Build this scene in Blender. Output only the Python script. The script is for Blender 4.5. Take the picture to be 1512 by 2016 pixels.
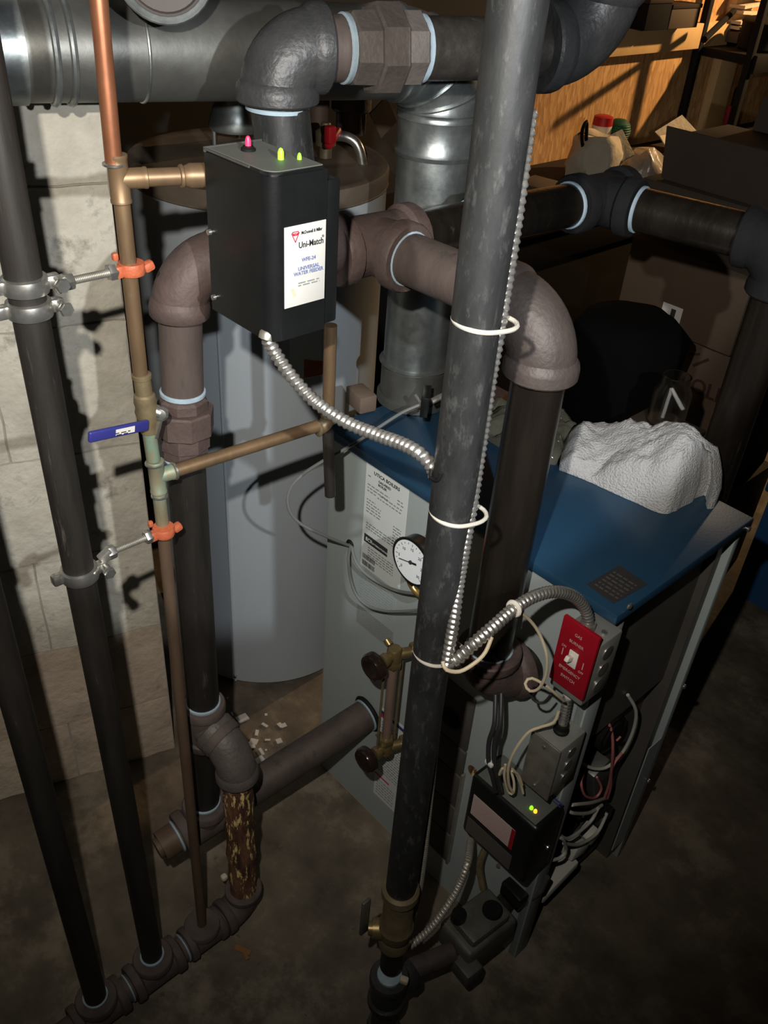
import bpy, bmesh, math, random
from mathutils import Vector as V, Matrix, noise
random.seed(7)
for o in list(bpy.data.objects): bpy.data.objects.remove(o)
S = bpy.context.scene; C = S.collection

# ---------------------------------------------------------------- camera, world, lights, exposure
cd = bpy.data.cameras.new('camera'); cam = bpy.data.objects.new('camera', cd); C.objects.link(cam)
right, down, fwd = V((0.6700, 0.7397, 0.0629)), V((0.4667, -0.3538, -0.8106)), V((-0.5773, 0.5725, -0.5823))
m = Matrix((right, -down, -fwd)).transposed().to_4x4(); m.translation = V((0, 0, 1.55)); cam.matrix_world = m
cd.sensor_fit = 'VERTICAL'; cd.sensor_height = 36; cd.lens = 1727.6/2016*36; cd.clip_start = .02
S.camera = cam
S.view_settings.view_transform = 'Standard'; S.view_settings.look = 'None'
S.view_settings.gamma = 1; S.view_settings.use_curve_mapping = False; S.view_settings.exposure = 0.0
w = bpy.data.worlds.new('World'); S.world = w; w.use_nodes = True
w.node_tree.nodes['Background'].inputs[0].default_value = (.9, .95, 1, 1)
w.node_tree.nodes['Background'].inputs[1].default_value = .004

def lamp(name, kind, loc, energy, col, size=.02, aim=None, cone=60, blend=.4):
    l = bpy.data.lights.new(name, kind); l.energy = energy; l.color = col
    o = bpy.data.objects.new(name, l); C.objects.link(o); o.location = loc
    if kind in ('POINT', 'SPOT'): l.shadow_soft_size = size
    if kind == 'SPOT':
        l.spot_size = math.radians(cone); l.spot_blend = blend
    if aim: o.rotation_euler = (V(aim)-V(loc)).to_track_quat('-Z', 'Y').to_euler()
    return o
# a head torch a little left of and above the lens, a hand torch held to the right, and a warm lamp over the bench
HT = V((0, 0, 1.55)) - right*.07 - down*.095
lamp('head_torch', 'SPOT', HT, 50, (1, .945, .86), .008, aim=(-0.9776, 0.6959, 1.0178), cone=98, blend=1)
lamp('hand_torch', 'SPOT', V((0, 0, 1.55)) + right*.28 - down*.03, 39, (.93, .97, 1), .008, aim=(-0.9296, 0.7588, 1.4000), cone=71.5, blend=.12)
lamp('bench_lamp', 'SPOT', (-1.15, 4.45, 1.95), 170, (1, .64, .3), .03, aim=(-2.1, 3.35, .95), cone=88, blend=.3)
lamp('bench_bulb', 'POINT', (-1.15, 4.45, 1.96), 16, (1, .78, .55), .03)

# ---------------------------------------------------------------- materials
MATS = {}
def mat(name, c1, c2=None, rough=.5, metal=0, scale=8, stretch=(1, 1, 1), bump=0, bscale=None, contrast=.25, emit=None, es=0,
        c3=None, c3scale=3, c3w=.08, c3pos=.62, alpha=1, trans=0, rvar=.1, ior=1.45):
    if name in MATS: return MATS[name]
    mt = bpy.data.materials.new(name); mt.use_nodes = True; nt = mt.node_tree; N = nt.nodes; L = nt.links
    b = N['Principled BSDF']; b.inputs['Roughness'].default_value = rough; b.inputs['Metallic'].default_value = metal
    b.inputs['IOR'].default_value = ior
    tc = N.new('ShaderNodeTexCoord'); mp = N.new('ShaderNodeMapping'); mp.inputs['Scale'].default_value = stretch
    L.new(tc.outputs['Object'], mp.inputs[0])
    ns = N.new('ShaderNodeTexNoise'); ns.inputs['Scale'].default_value = scale; ns.inputs['Detail'].default_value = 6
    ns.inputs['Roughness'].default_value = .62
    L.new(mp.outputs[0], ns.inputs['Vector'])
    rp = N.new('ShaderNodeValToRGB'); rp.color_ramp.elements[0].position = .5-contrast; rp.color_ramp.elements[1].position = .5+contrast
    c2 = c2 or tuple(x*.75 for x in c1)
    rp.color_ramp.elements[0].color = (*c2, 1); rp.color_ramp.elements[1].color = (*c1, 1)
    L.new(ns.outputs['Fac'], rp.inputs[0]); out = rp.outputs[0]
    if c3:
        n3 = N.new('ShaderNodeTexNoise'); n3.inputs['Scale'].default_value = c3scale; n3.inputs['Detail'].default_value = 8
        n3.inputs['Roughness'].default_value = .7
        L.new(mp.outputs[0], n3.inputs['Vector'])
        mr = N.new('ShaderNodeMapRange'); mr.inputs[1].default_value = c3pos; mr.inputs[2].default_value = c3pos+c3w
        L.new(n3.outputs['Fac'], mr.inputs[0])
        mx = N.new('ShaderNodeMix'); mx.data_type = 'RGBA'; L.new(mr.outputs[0], mx.inputs[0])
        L.new(out, mx.inputs[6]); mx.inputs[7].default_value = (*c3, 1); out = mx.outputs[2]
    L.new(out, b.inputs['Base Color'])
    if rvar:
        m2 = N.new('ShaderNodeMapRange'); m2.inputs[3].default_value = max(.02, rough-rvar); m2.inputs[4].default_value = min(1, rough+rvar)
        L.new(ns.outputs['Fac'], m2.inputs[0]); L.new(m2.outputs[0], b.inputs['Roughness'])
    if bump:
        nb = N.new('ShaderNodeTexNoise'); nb.inputs['Scale'].default_value = bscale or scale*3; nb.inputs['Detail'].default_value = 5
        L.new(mp.outputs[0], nb.inputs['Vector'])
        bp = N.new('ShaderNodeBump'); bp.inputs['Strength'].default_value = bump; bp.inputs['Distance'].default_value = .004
        L.new(nb.outputs['Fac'], bp.inputs['Height']); L.new(bp.outputs[0], b.inputs['Normal'])
    if emit:
        b.inputs['Emission Color'].default_value = (*emit, 1); b.inputs['Emission Strength'].default_value = es
    if trans: b.inputs['Transmission Weight'].default_value = trans
    if alpha < 1: b.inputs['Alpha'].default_value = alpha
    if name in ('trash_bag', 'soot', 'fitting_black', 'dark_wood', 'dark_metal', 'card_dark', 'black_rubber'): b.inputs['Specular IOR Level'].default_value = .12
    MATS[name] = mt; return mt

M = {}
M['black_pipe'] = mat('black_pipe', (.034, .029, .025), (.012, .011, .0095), .5, .25, 40, (1, 1, .12), .15, 120, c3=(.12, .10, .085), c3scale=45, c3pos=.6, c3w=.14)
M['black_pipe_side'] = mat('black_pipe_side', (.052, .045, .04), (.024, .021, .019), .42, .25, 60, (1, 1, 1), .15, 150, c3=(.12, .10, .085), c3scale=60, c3pos=.63, c3w=.1)
M['grey_pipe'] = mat('grey_pipe', (.03, .031, .031), (.011, .0115, .0115), .5, .15, 45, (1, 1, .35), .12, 110, c3=(.062, .062, .06), c3scale=110, c3pos=.54, c3w=.16)
M['riser_pipe'] = mat('riser_pipe', (.02, .0155, .012), (.008, .0065, .005), .3, .2, 45, (1, 1, .12), .12, 130, c3=(.06, .047, .035), c3scale=70, c3pos=.64, c3w=.1)
M['brown_pipe'] = mat('brown_pipe', (.10, .075, .065), (.055, .042, .037), .6, .1, 30, (1, 1, .3), .15, 100, c3=(.045, .04, .035), c3scale=22, c3pos=.55)
M['fitting'] = mat('fitting', (.105, .071, .063), (.06, .041, .037), .62, .1, 25, (1, 1, 1), .25, 140)
M['dark_wood'] = mat('dark_wood', (.016, .012, .009), (.011, .008, .006), .9)
M['fitting_mid'] = mat('fitting_mid', (.082, .064, .057), (.05, .039, .035), .55, .15, 25, (1, 1, 1), .25, 160)
M['fitting_grey'] = mat('fitting_grey', (.135, .115, .105), (.08, .068, .062), .55, .15, 25, (1, 1, 1), .25, 160)
M['fitting_dark'] = mat('fitting_dark', (.055, .055, .056), (.03, .03, .031), .45, .2, 25, (1, 1, 1), .25, 160)
M['floor_fitting'] = mat('floor_fitting', (.12, .09, .078), (.06, .047, .042), .7, .05, 30, bump=.3)
M['rust'] = mat('rust', (.22, .10, .05), (.05, .022, .014), .8, .1, 60, (1, 1, .22), 1, 90, .15, c3=(.85, .62, .27), c3scale=110, c3pos=.545, c3w=.05)
M['sealant'] = mat('sealant', (.34, .43, .5), (.24, .31, .36), .5, 0, 60)
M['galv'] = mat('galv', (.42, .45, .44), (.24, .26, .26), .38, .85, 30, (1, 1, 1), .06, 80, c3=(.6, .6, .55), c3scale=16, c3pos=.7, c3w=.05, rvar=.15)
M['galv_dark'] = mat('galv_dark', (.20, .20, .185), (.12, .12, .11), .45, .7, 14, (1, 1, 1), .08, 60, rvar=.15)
M['copper'] = mat('copper', (.40, .165, .085), (.30, .115, .06), .35, .7, 20)
M['copper_old'] = mat('copper_old', (.25, .16, .085), (.13, .085, .05), .45, .5, 25, (1, 1, .35), .05, 60, c3=(.22, .25, .17), c3scale=14, c3pos=.58)
M['copper_green'] = mat('copper_green', (.26, .24, .16), (.18, .15, .09), .55, .3, 30, (1, 1, .4), .1, 80, c3=(.17, .27, .2), c3scale=18, c3pos=.5)
M['copper_rust'] = mat('copper_rust', (.15, .095, .06), (.085, .055, .036), .6, .25, 25, (1, 1, .25), .1, 80, c3=(.10, .15, .115), c3scale=10, c3pos=.66)
M['brass'] = mat('brass', (.38, .28, .13), (.22, .16, .075), .38, .75, 40)
M['brass_dull'] = mat('brass_dull', (.27, .21, .12), (.15, .115, .065), .5, .5, 40, bump=.1)
M['gold'] = mat('gold', (.75, .5, .17), (.55, .35, .1), .3, .85, 20)
M['steel'] = mat('steel', (.62, .61, .57), (.42, .41, .38), .3, .9, 60)
M['armor'] = mat('armor', (.64, .62, .58), (.48, .46, .43), .3, .85, 90)
M['armor_dull'] = mat('armor_dull', (.5, .46, .4), (.36, .33, .28), .45, .6, 90)
M['zinc'] = mat('zinc', (.46, .44, .39), (.3, .28, .24), .42, .75, 60)
M['heater'] = mat('heater', (.40, .435, .465), (.365, .40, .43), .42, 0, 3, bump=.02, bscale=300)
M['heater_top'] = mat('heater_top', (.17, .135, .10), (.085, .063, .046), .65, .1, 9, bump=.1)
M['jacket'] = mat('jacket', (.335, .375, .37), (.31, .347, .342), .5, 0, 4, bump=.03, bscale=400)
M['jacket_dark'] = mat('jacket_dark', (.105, .095, .085), (.07, .063, .056), .5, .1, 7, bump=.05)
M['blue'] = mat('blue', (.016, .052, .098), (.013, .044, .085), .36, 0, 4, bump=.04, bscale=400)
M['tote_blue'] = mat('tote_blue', (.022, .085, .21), (.018, .07, .18), .5)
M['soot'] = mat('soot', (.012, .011, .01), (.006, .006, .006), .9)
M['cover'] = mat('cover', (.075, .066, .058), (.055, .048, .043), .6, 0, 12)
M['paper'] = mat('paper', (.62, .65, .63), (.56, .59, .57), .6, 0, 5)
M['sticker'] = mat('sticker', (.58, .565, .53), (.52, .505, .475), .45, 0, 8)
M['faint'] = mat('faint', (.27, .29, .285), (.25, .27, .265), .6)
M['ink'] = mat('ink', (.03, .03, .032), (.02, .02, .022), .6)
M['ink_grey'] = mat('ink_grey', (.22, .23, .23), (.19, .2, .2), .6)
M['ink_blue'] = mat('ink_blue', (.12, .15, .33), (.09, .12, .27), .6)
M['ink_red'] = mat('ink_red', (.5, .03, .06), (.42, .02, .05), .6)
M['navy'] = mat('navy', (.03, .04, .16), (.025, .03, .13), .6)
M['stain'] = mat('stain', (.5, .41, .27), (.58, .52, .42), .6, 0, 60)
M['print_brown'] = mat('print_brown', (.38, .27, .25), (.34, .24, .22), .6)
M['cap_brown'] = mat('cap_brown', (.07, .055, .05), (.05, .04, .036), .6, 0, 12)
M['ptfe'] = mat('ptfe', (.75, .73, .68), None, .6)
M['print_pale'] = mat('print_pale', (.5, .37, .35), (.45, .33, .31), .6)
M['red_plate'] = mat('red_plate', (.3, .006, .016), (.26, .005, .013), .35, 0, 30)
M['red'] = mat('red', (.5, .015, .02), (.4, .012, .016), .4)
M['white_plastic'] = mat('white_plastic', (.72, .68, .6), (.64, .6, .53), .45)
M['tie'] = mat('tie', (.46, .43, .37), (.4, .37, .32), .5)
M['black_plastic'] = mat('black_plastic', (.008, .009, .009), (.006, .0065, .0065), .33, 0, 30, bump=.03, bscale=500, rvar=.05)
M['housing_top'] = mat('housing_top', (.12, .125, .11), (.09, .095, .085), .6, 0, 20)
M['black_rubber'] = mat('black_rubber', (.012, .012, .012), None, .6)
M['grey_wire'] = mat('grey_wire', (.2, .21, .2), (.15, .155, .15), .5)
M['black_wire'] = mat('black_wire', (.03, .03, .032), None, .45)
M['bronze_glass'] = mat('bronze_knob', (.03, .017, .012), (.012, .008, .007), .18, .1, 20)
M['tube_glass'] = mat('tube_glass', (.25, .17, .13), (.16, .11, .085), .15, 0, 40, (1, 1, .3), alpha=.85)
M['dial'] = mat('dial', (.74, .77, .78), (.7, .73, .74), .25)
M['box_steel'] = mat('box_steel', (.33, .33, .30), (.23, .23, .21), .42, .35, 14, bump=.06)
M['orange'] = mat('orange', (.5, .125, .055), (.34, .08, .035), .5, 0, 60, bump=.3)
M['lever_blue'] = mat('lever_blue', (.028, .03, .17), (.02, .022, .13), .35)
M['cream_wire'] = mat('cream_wire', (.58, .49, .34), (.5, .42, .29), .5)
M['white_wire'] = mat('white_wire', (.55, .53, .47), None, .5)
M['pink_wire'] = mat('pink_wire', (.5, .17, .15), (.42, .13, .12), .5)
M['led_green'] = mat('led_green', (.3, .9, .05), None, .4, emit=(.25, 1, .01), es=1.6)
M['led_green_dim'] = mat('led_green_dim', (.3, .8, .05), None, .4, emit=(.25, 1, .02), es=.35)
M['led_red'] = mat('led_red', (.9, .05, .15), None, .4, emit=(1, .02, .08), es=.85)
M['led_amber'] = mat('led_amber', (.9, .5, .05), None, .4, emit=(1, .42, .02), es=1.8)
M['towel'] = mat('towel', (.50, .495, .485), (.43, .425, .42), .95, 0, 30, bump=1.0, bscale=320)
M['card'] = mat('card', (.085, .055, .034), (.07, .045, .028), .8, 0, 10)
M['card_dark'] = mat('card_dark', (.042, .03, .022), (.033, .024, .018), .8, 0, 10)
M['card_print'] = mat('card_print', (.04, .012, .008), None, .8)
M['trash_bag'] = mat('trash_bag', (.002, .002, .002), None, .95)
M['fitting_black'] = mat('fitting_black', (.016, .016, .017), (.009, .009, .0095), .8, 0, 25, (1, 1, 1), .2, 160)
M['cast_grey'] = mat('cast_grey', (.15, .145, .125), (.08, .075, .062), .55, .3, 30, bump=.2)
M['leaf'] = mat('leaf', (.34, .15, .05), (.2, .085, .03), .8)
M['clear_bag'] = mat('clear_bag', (.22, .21, .16), (.09, .085, .06), .15, 0, 14, bump=.8, bscale=25, alpha=.85)
M['cloth_bag'] = mat('cloth_bag', (.62, .53, .38), (.52, .43, .3), .85, 0, 20, bump=.6, bscale=60)
M['bag_film'] = mat('bag_film', (.4, .33, .26), (.3, .25, .2), .25, 0, 20, bump=.5, bscale=40)
M['green'] = mat('green', (.008, .11, .045), (.004, .05, .02), .5, 0, 60)
M['pine'] = mat('pine', (.66, .44, .2), (.55, .34, .14), .6, 0, 9, (6, 1, 1), .1)
M['dark_metal'] = mat('dark_metal', (.012, .011, .01), None, .7, 0, 20)
M['clay'] = mat('clay', (.17, .12, .09), (.12, .085, .063), .8, 0, 20, bump=.2)
M['glass'] = mat('glass', (.9, .9, .9), (.8, .8, .8), .1, 0, 20, trans=1, alpha=.9)

def floor_mat():
    mt = mat('concrete_floor', (.19, .155, .112), (.07, .055, .04), .85, 0, 9, (1, 1, 1), .8, 40, .2, c3=(.25, .21, .155), c3scale=4.5, c3pos=.52, c3w=.14)
    return mt
def osb_mat():
    mt = bpy.data.materials.new('osb'); mt.use_nodes = True; nt = mt.node_tree; N = nt.nodes; L = nt.links
    b = N['Principled BSDF']; b.inputs['Roughness'].default_value = .75
    tc = N.new('ShaderNodeTexCoord'); mp = N.new('ShaderNodeMapping'); mp.inputs['Scale'].default_value = (1, 95, 26)
    L.new(tc.outputs['Object'], mp.inputs[0])
    vo = N.new('ShaderNodeTexVoronoi'); vo.inputs['Scale'].default_value = 1; L.new(mp.outputs[0], vo.inputs['Vector'])
    rp = N.new('ShaderNodeValToRGB'); e = rp.color_ramp.elements; e[0].color = (.36, .17, .06, 1); e[1].color = (.66, .38, .15, 1)
    e.new(.5).color = (.5, .27, .095, 1); L.new(vo.outputs['Color'], rp.inputs[0]); L.new(rp.outputs[0], b.inputs['Base Color'])
    bp = N.new('ShaderNodeBump'); bp.inputs['Strength'].default_value = .3; bp.inputs['Distance'].default_value = .003
    L.new(vo.outputs['Distance'], bp.inputs['Height']); L.new(bp.outputs[0], b.inputs['Normal'])
    return mt
M['floor'] = floor_mat(); M['osb'] = osb_mat()
M['paint_block'] = mat('whitewashed_block', (.64, .595, .50), (.42, .385, .315), .85, 0, 13, (1, 1, 1), 1, 48, .22, c3=(.27, .25, .205), c3scale=13, c3pos=.57, c3w=.12)
M['stained_block'] = mat('stained_block', (.56, .46, .35), (.36, .28, .21), .88, 0, 10, (1, 1, 1), 1, 48, .24, c3=(.2, .15, .11), c3scale=7, c3pos=.56, c3w=.12)
M['mortar'] = mat('mortar', (.42, .385, .325), (.25, .225, .185), .9, 0, 14, bump=.6)
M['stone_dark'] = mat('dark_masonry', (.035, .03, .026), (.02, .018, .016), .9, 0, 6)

# ---------------------------------------------------------------- builders
class B:
    """collects shapes in world coordinates, then links them as ONE mesh object"""
    def __init__(s): s.bm = bmesh.new()
    def tube(s, pts, r, n=12, cap=True):
        pts = [V(p) for p in pts]; k = len(pts); rs = r if isinstance(r, (list, tuple)) else [r]*k
        T = [(pts[min(i+1, k-1)]-pts[max(i-1, 0)]).normalized() for i in range(k)]
        a = V((0, 0, 1)) if abs(T[0].z) < .9 else V((1, 0, 0))
        u = (a - T[0]*a.dot(T[0])).normalized(); prev = None; rings = []
        for i in range(k):
            u = (u - T[i]*u.dot(T[i])).normalized(); v = T[i].cross(u)
            rings.append([s.bm.verts.new(pts[i] + (u*math.cos(2*math.pi*j/n) + v*math.sin(2*math.pi*j/n))*rs[i]) for j in range(n)])
        for i in range(k-1):
            for j in range(n): s.bm.faces.new((rings[i][j], rings[i][(j+1) % n], rings[i+1][(j+1) % n], rings[i+1][j]))
        if cap:
            s.bm.faces.new(rings[0][::-1]); s.bm.faces.new(rings[-1])
        return s
    def cable(s, pts, r, pitch=.006, n=10, amp=.16):
        """armoured cable: a swept tube with a helical rib"""
        P = resample(pts, pitch/5); k = len(P)
        T = [(P[min(i+1, k-1)]-P[max(i-1, 0)]).normalized() for i in range(k)]
        a = V((0, 0, 1)) if abs(T[0].z) < .9 else V((1, 0, 0)); u = (a - T[0]*a.dot(T[0])).normalized(); rings = []
        for i in range(k):
            u = (u - T[i]*u.dot(T[i])).normalized(); v = T[i].cross(u); R = []
            for j in range(n):
                th = 2*math.pi*j/n; rr = r*(1 + amp*(abs(math.sin(math.pi*i/5 + th/2))*2-1))
                R.append(s.bm.verts.new(P[i] + (u*math.cos(th) + v*math.sin(th))*rr))
            rings.append(R)
        for i in range(k-1):
            for j in range(n): s.bm.faces.new((rings[i][j], rings[i][(j+1) % n], rings[i+1][(j+1) % n], rings[i+1][j]))
        s.bm.faces.new(rings[0][::-1]); s.bm.faces.new(rings[-1]); return s
    def lathe(s, base, axis, prof, n=28, spin=0):
        base = V(base); ax = V(axis).normalized(); a = V((0, 0, 1)) if abs(ax.z) < .9 else V((1, 0, 0))
        u = (a - ax*a.dot(ax)).normalized(); v = ax.cross(u); rings = []
        for h, r in prof:
            if r < 1e-6: rings.append([s.bm.verts.new(base+ax*h)]); continue
            rings.append([s.bm.verts.new(base + ax*h + (u*math.cos(2*math.pi*j/n+spin) + v*math.sin(2*math.pi*j/n+spin))*r) for j in range(n)])
        for A, D in zip(rings, rings[1:]):
            for j in range(n):
                if len(A) == 1 and len(D) == 1: break
                if len(A) == 1: s.bm.faces.new((A[0], D[(j+1) % n], D[j]))
                elif len(D) == 1: s.bm.faces.new((A[j], A[(j+1) % n], D[0]))
                else: s.bm.faces.new((A[j], A[(j+1) % n], D[(j+1) % n], D[j]))
        if len(rings[0]) > 1: s.bm.faces.new(rings[0][::-1])
        if len(rings[-1]) > 1: s.bm.faces.new(rings[-1])
        return s
    def cyl(s, a, b, r, n=24, ch=0):
        a, b = V(a), V(b); h = (b-a).length
        p = [(0, r), (h, r)] if not ch else [(0, r-ch), (ch, r), (h-ch, r), (h, r-ch)]
        return s.lathe(a, b-a, p, n)
    def hexa(s, a, b, r, n=6, spin=.3):
        a, b = V(a), V(b); h = (b-a).length; c = min(.002, h*.2)
        return s.lathe(a, b-a, [(0, r*.93), (c, r), (h-c, r), (h, r*.93)], n, spin)
    def torus(s, c, axis, R, r, n=28, k=8):
        c = V(c); ax = V(axis).normalized(); a = V((0, 0, 1)) if abs(ax.z) < .9 else V((1, 0, 0))
        u = (a - ax*a.dot(ax)).normalized(); v = ax.cross(u)
        g = [[s.bm.verts.new(c + (u*math.cos(2*math.pi*i/n)+v*math.sin(2*math.pi*i/n))*(R+r*math.cos(2*math.pi*j/k)) + ax*r*math.sin(2*math.pi*j/k)) for j in range(k)] for i in range(n)]
        for i in range(n):
            for j in range(k): s.bm.faces.new((g[i][j], g[(i+1) % n][j], g[(i+1) % n][(j+1) % k], g[i][(j+1) % k]))
        return s
    def band(s, c, axis, r, w, t=.002, n=28):
        c = V(c); ax = V(axis).normalized()
        return s.lathe(c-ax*w/2, ax, [(0, r), (w*.2, r+t), (w*.8, r+t), (w, r)], n)
    def box(s, c, size, rot=None, bev=0, seg=2):
        mt = Matrix.Translation(V(c)) @ (rot.to_4x4() if rot else Matrix()) @ Matrix.Diagonal((*size, 1))
        r = bmesh.ops.create_cube(s.bm, size=1, matrix=mt)
        if bev:
            es = list({e for v in r['verts'] for e in v.link_edges})
            bmesh.ops.bevel(s.bm, geom=es, offset=bev, segments=seg, affect='EDGES', profile=.5)
        return s
    def bb(s, x0, x1, y0, y1, z0, z1, bev=0, seg=2):
        return s.box(((x0+x1)/2, (y0+y1)/2, (z0+z1)/2), (abs(x1-x0), abs(y1-y0), abs(z1-z0)), None, bev, seg)
    def slab(s, O, U, W, w, h, d, bev=0):
        """box whose front lies at O + U*[0,w] + W*[0,h]; it is d thick behind that face"""
        U, W = V(U).normalized(), V(W).normalized(); N = U.cross(W)
        rot = Matrix((U, W, N)).transposed()
        return s.box(V(O)+U*w/2+W*h/2-N*d/2, (w, h, d), rot, bev)
    def prism(s, pts, z0, z1):
        a = [s.bm.verts.new((p[0], p[1], z0)) for p in pts]; b = [s.bm.verts.new((p[0], p[1], z1)) for p in pts]; n = len(pts)
        s.bm.faces.new(a[::-1]); s.bm.faces.new(b)
        for i in range(n): s.bm.faces.new((a[i], a[(i+1) % n], b[(i+1) % n], b[i]))
        return s
    def elbow(s, c, d1, d2, r, R, collar=None, cl=.02, n=22):
        c, d1, d2 = V(c), V(d1).normalized(), V(d2).normalized(); P = []
        p0, p2 = c+d1*R, c+d2*R; w = math.cos(math.acos(max(-1, min(1, -d1.dot(d2))))/2); w = max(.2, w)
        for i in range(13):
            t = i/12; b0, b1, b2 = (1-t)**2, 2*t*(1-t)*w, t*t; P.append((p0*b0+c*b1+p2*b2)/(b0+b1+b2))
        s.tube(P, r, n)
        if collar:
            for p, d in ((p0, d1), (p2, d2)):
                s.lathe(p-d*cl*.55, d, [(0, r*.98), (cl*.25, collar*.97), (cl*.45, collar), (cl*.9, collar), (cl, collar*.95)], n+4)
        return s
    def tee(s, c, ax, br, r, L, collar, cl=.02, Lb=None, n=24):
        c, ax, br = V(c), V(ax).normalized(), V(br).normalized(); Lb = Lb or L
        s.lathe(c-ax*L, ax, [(0, collar*.95), (cl*.15, collar), (cl*.8, collar), (cl, r), (2*L-cl, r), (2*L-cl*.8, collar), (2*L-cl*.15, collar), (2*L, collar*.95)], n)
        s.lathe(c, br, [(0, r*.95), (Lb-cl, r), (Lb-cl*.8, collar), (Lb-cl*.15, collar), (Lb, collar*.95)], n); return s
    def obj(s, name, mt, parent=None, angle=38, tri=False):
        me = bpy.data.meshes.new(name)
        bmesh.ops.recalc_face_normals(s.bm, faces=s.bm.faces[:])
        off = V((0, 0, 0)); p = parent
        while p: off += p.location; p = p.parent
        if off.length: bmesh.ops.translate(s.bm, verts=s.bm.verts[:], vec=-off)
        s.bm.to_mesh(me); s.bm.free()
        me.materials.append(M[mt] if isinstance(mt, str) else mt)
        me.shade_smooth(); me.set_sharp_from_angle(angle=math.radians(angle))
        o = bpy.data.objects.new(name, me); C.objects.link(o)
        if parent: o.parent = parent
        if name.endswith('print') or name == 'barcode': o['kind'] = 'stuff'
        return o

def resample(pts, step):
    pts = [V(p) for p in pts]; D = []
    n = len(pts)
    for i in range(n-1):
        p0, p1, p2, p3 = pts[max(i-1, 0)], pts[i], pts[i+1], pts[min(i+2, n-1)]
        for k in range(20):
            t = k/20
            D.append(.5*((2*p1)+(p2-p0)*t+(2*p0-5*p1+4*p2-p3)*t*t+(3*p1-p0-3*p2+p3)*t**3))
    D.append(pts[-1]); out = [D[0]]; acc = 0
    for a, b in zip(D, D[1:]):
        L = (b-a).length
        while acc + L >= step:
            f = (step-acc)/L; a = a+(b-a)*f; out.append(a.copy()); L = (b-a).length; acc = 0
            if L < 1e-9: break
        acc += L
    out.append(D[-1]); return out
def curve(pts, step=.008): return resample(pts, step)

def thing(name, label, cat, loc=(0, 0, 0), group=None):
    o = bpy.data.objects.new(name, None); C.objects.link(o); o.location = loc; o.empty_display_size = .05
    tag(o, label, cat, group); return o
def tag(o, label, cat, group=None, kind=None):
    o['label'] = label; o['category'] = cat
    if group: o['group'] = group
    if kind: o['kind'] = kind
    return o
def struct(o): o['kind'] = 'structure'; return o

def text(parent, string, O, U, W, size, mt, name='lettering', align='LEFT', bold=0, squeeze=1):
    cu = bpy.data.curves.new('t', 'FONT'); cu.body = string; cu.size = size; cu.align_x = align; cu.extrude = .0001; cu.offset = size*.02*(bold > 0)
    cu.resolution_u = 3
    t = bpy.data.objects.new('t', cu); C.objects.link(t); bpy.context.view_layer.update()
    me = bpy.data.meshes.new_from_object(t.evaluated_get(bpy.context.evaluated_depsgraph_get()))
    bpy.data.objects.remove(t); bpy.data.curves.remove(cu)
    U, W = V(U).normalized(), V(W).normalized(); N = U.cross(W); off = V((0, 0, 0)); p = parent
    while p: off += p.location; p = p.parent
    for v in me.vertices: v.co = V(O)-off + U*v.co.x*squeeze + W*v.co.y + N*(v.co.z+.0004)
    me.name = name; me.materials.clear(); me.materials.append(M[mt])
    o = bpy.data.objects.new(name, me); C.objects.link(o); o.parent = parent; return o
def lines(b, O, U, W, rows, h=.0022, seed=1, d=.0003):
    """rows of small printed words: (x, y, width) in the label's own frame"""
    rnd = random.Random(seed); U, W = V(U).normalized(), V(W).normalized()
    for x, y, wd in rows:
        c = x
        while c < x+wd:
            l = min(rnd.uniform(.003, .009), x+wd-c); b.slab(V(O)+U*c+W*y+U.cross(W)*d, U, W, l, h, d); c += l+.0022
    return b
X, Y, Z = V((1, 0, 0)), V((0, 1, 0)), V((0, 0, 1))
# ---------------------------------------------------------------- the setting
b = B(); b.bb(-4, 3.2, -2.2, 5.6, -.12, 0); fl = struct(b.obj('floor', 'floor'))
# painted block wall, block by block
wt, wn, w0 = V((.303, .953, 0)), V((.953, -.303, 0)), V((-1.159, .572, 0))
b = B(); b.slab(w0 - wt*2.6 - wn*.006, wt, Z, 2.6, 2.1, .26); wl = struct(b.obj('wall_left', 'mortar'))
zj = [0.0, .165, .365, .568, .772, .99, 1.19, 1.39, 1.6, 1.8, 2.0, 2.1]
for i in range(len(zj)-1):
    z0, z1 = zj[i]+.0018, zj[i+1]-.0018
    s1 = 0.0; first = True
    while s1 > -1.55:
        wd = (.4 if i % 2 else .2) if first else .4
        s0 = s1-wd; first = False
        bm = bmesh.new(); nx, nz = (12, 6) if s1 > -.9 else (2, 2)
        g = {}
        sl = [s0+.0018+(wd-.0036)*k/nx for k in range(nx+1)]
        for a in range(nx+1):
            for c in range(nz+1):
                z = z0+(z1-z0)*c/nz; q = noise.noise(V((sl[a]*14, z*14, 3)))*.004 + noise.noise(V((sl[a]*40, z*40, 9)))*.0025
                e = .0025 if a in (0, nx) or c in (0, nz) else 0
                p = w0 + wt*(sl[a]+noise.noise(V((z*30, sl[a]*9, 1)))*.003) + wn*(q-e)
                p.z = z + noise.noise(V((sl[a]*22, z*5, 5)))*.004; g[a, c] = bm.verts.new(p)
        for a in range(nx):
            for c in range(nz): bm.faces.new((g[a, c], g[a+1, c], g[a+1, c+1], g[a, c+1]))
        bd = [e for e in bm.edges if e.is_boundary]
        r = bmesh.ops.extrude_edge_only(bm, edges=bd)
        for v in r['geom']:
            if isinstance(v, bmesh.types.BMVert): v.co -= wn*.03
        k = B(); k.bm.free(); k.bm = bm; k.obj('block', 'stained_block' if i < 2 else 'paint_block', wl, 50)
        s1 = s0
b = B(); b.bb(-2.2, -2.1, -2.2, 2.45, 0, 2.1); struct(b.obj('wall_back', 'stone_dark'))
b = B(); b.bb(-2.16, -2.1, 2.45, 5.6, 0, 2.1); struct(b.obj('wall_right', 'osb'))
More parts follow.
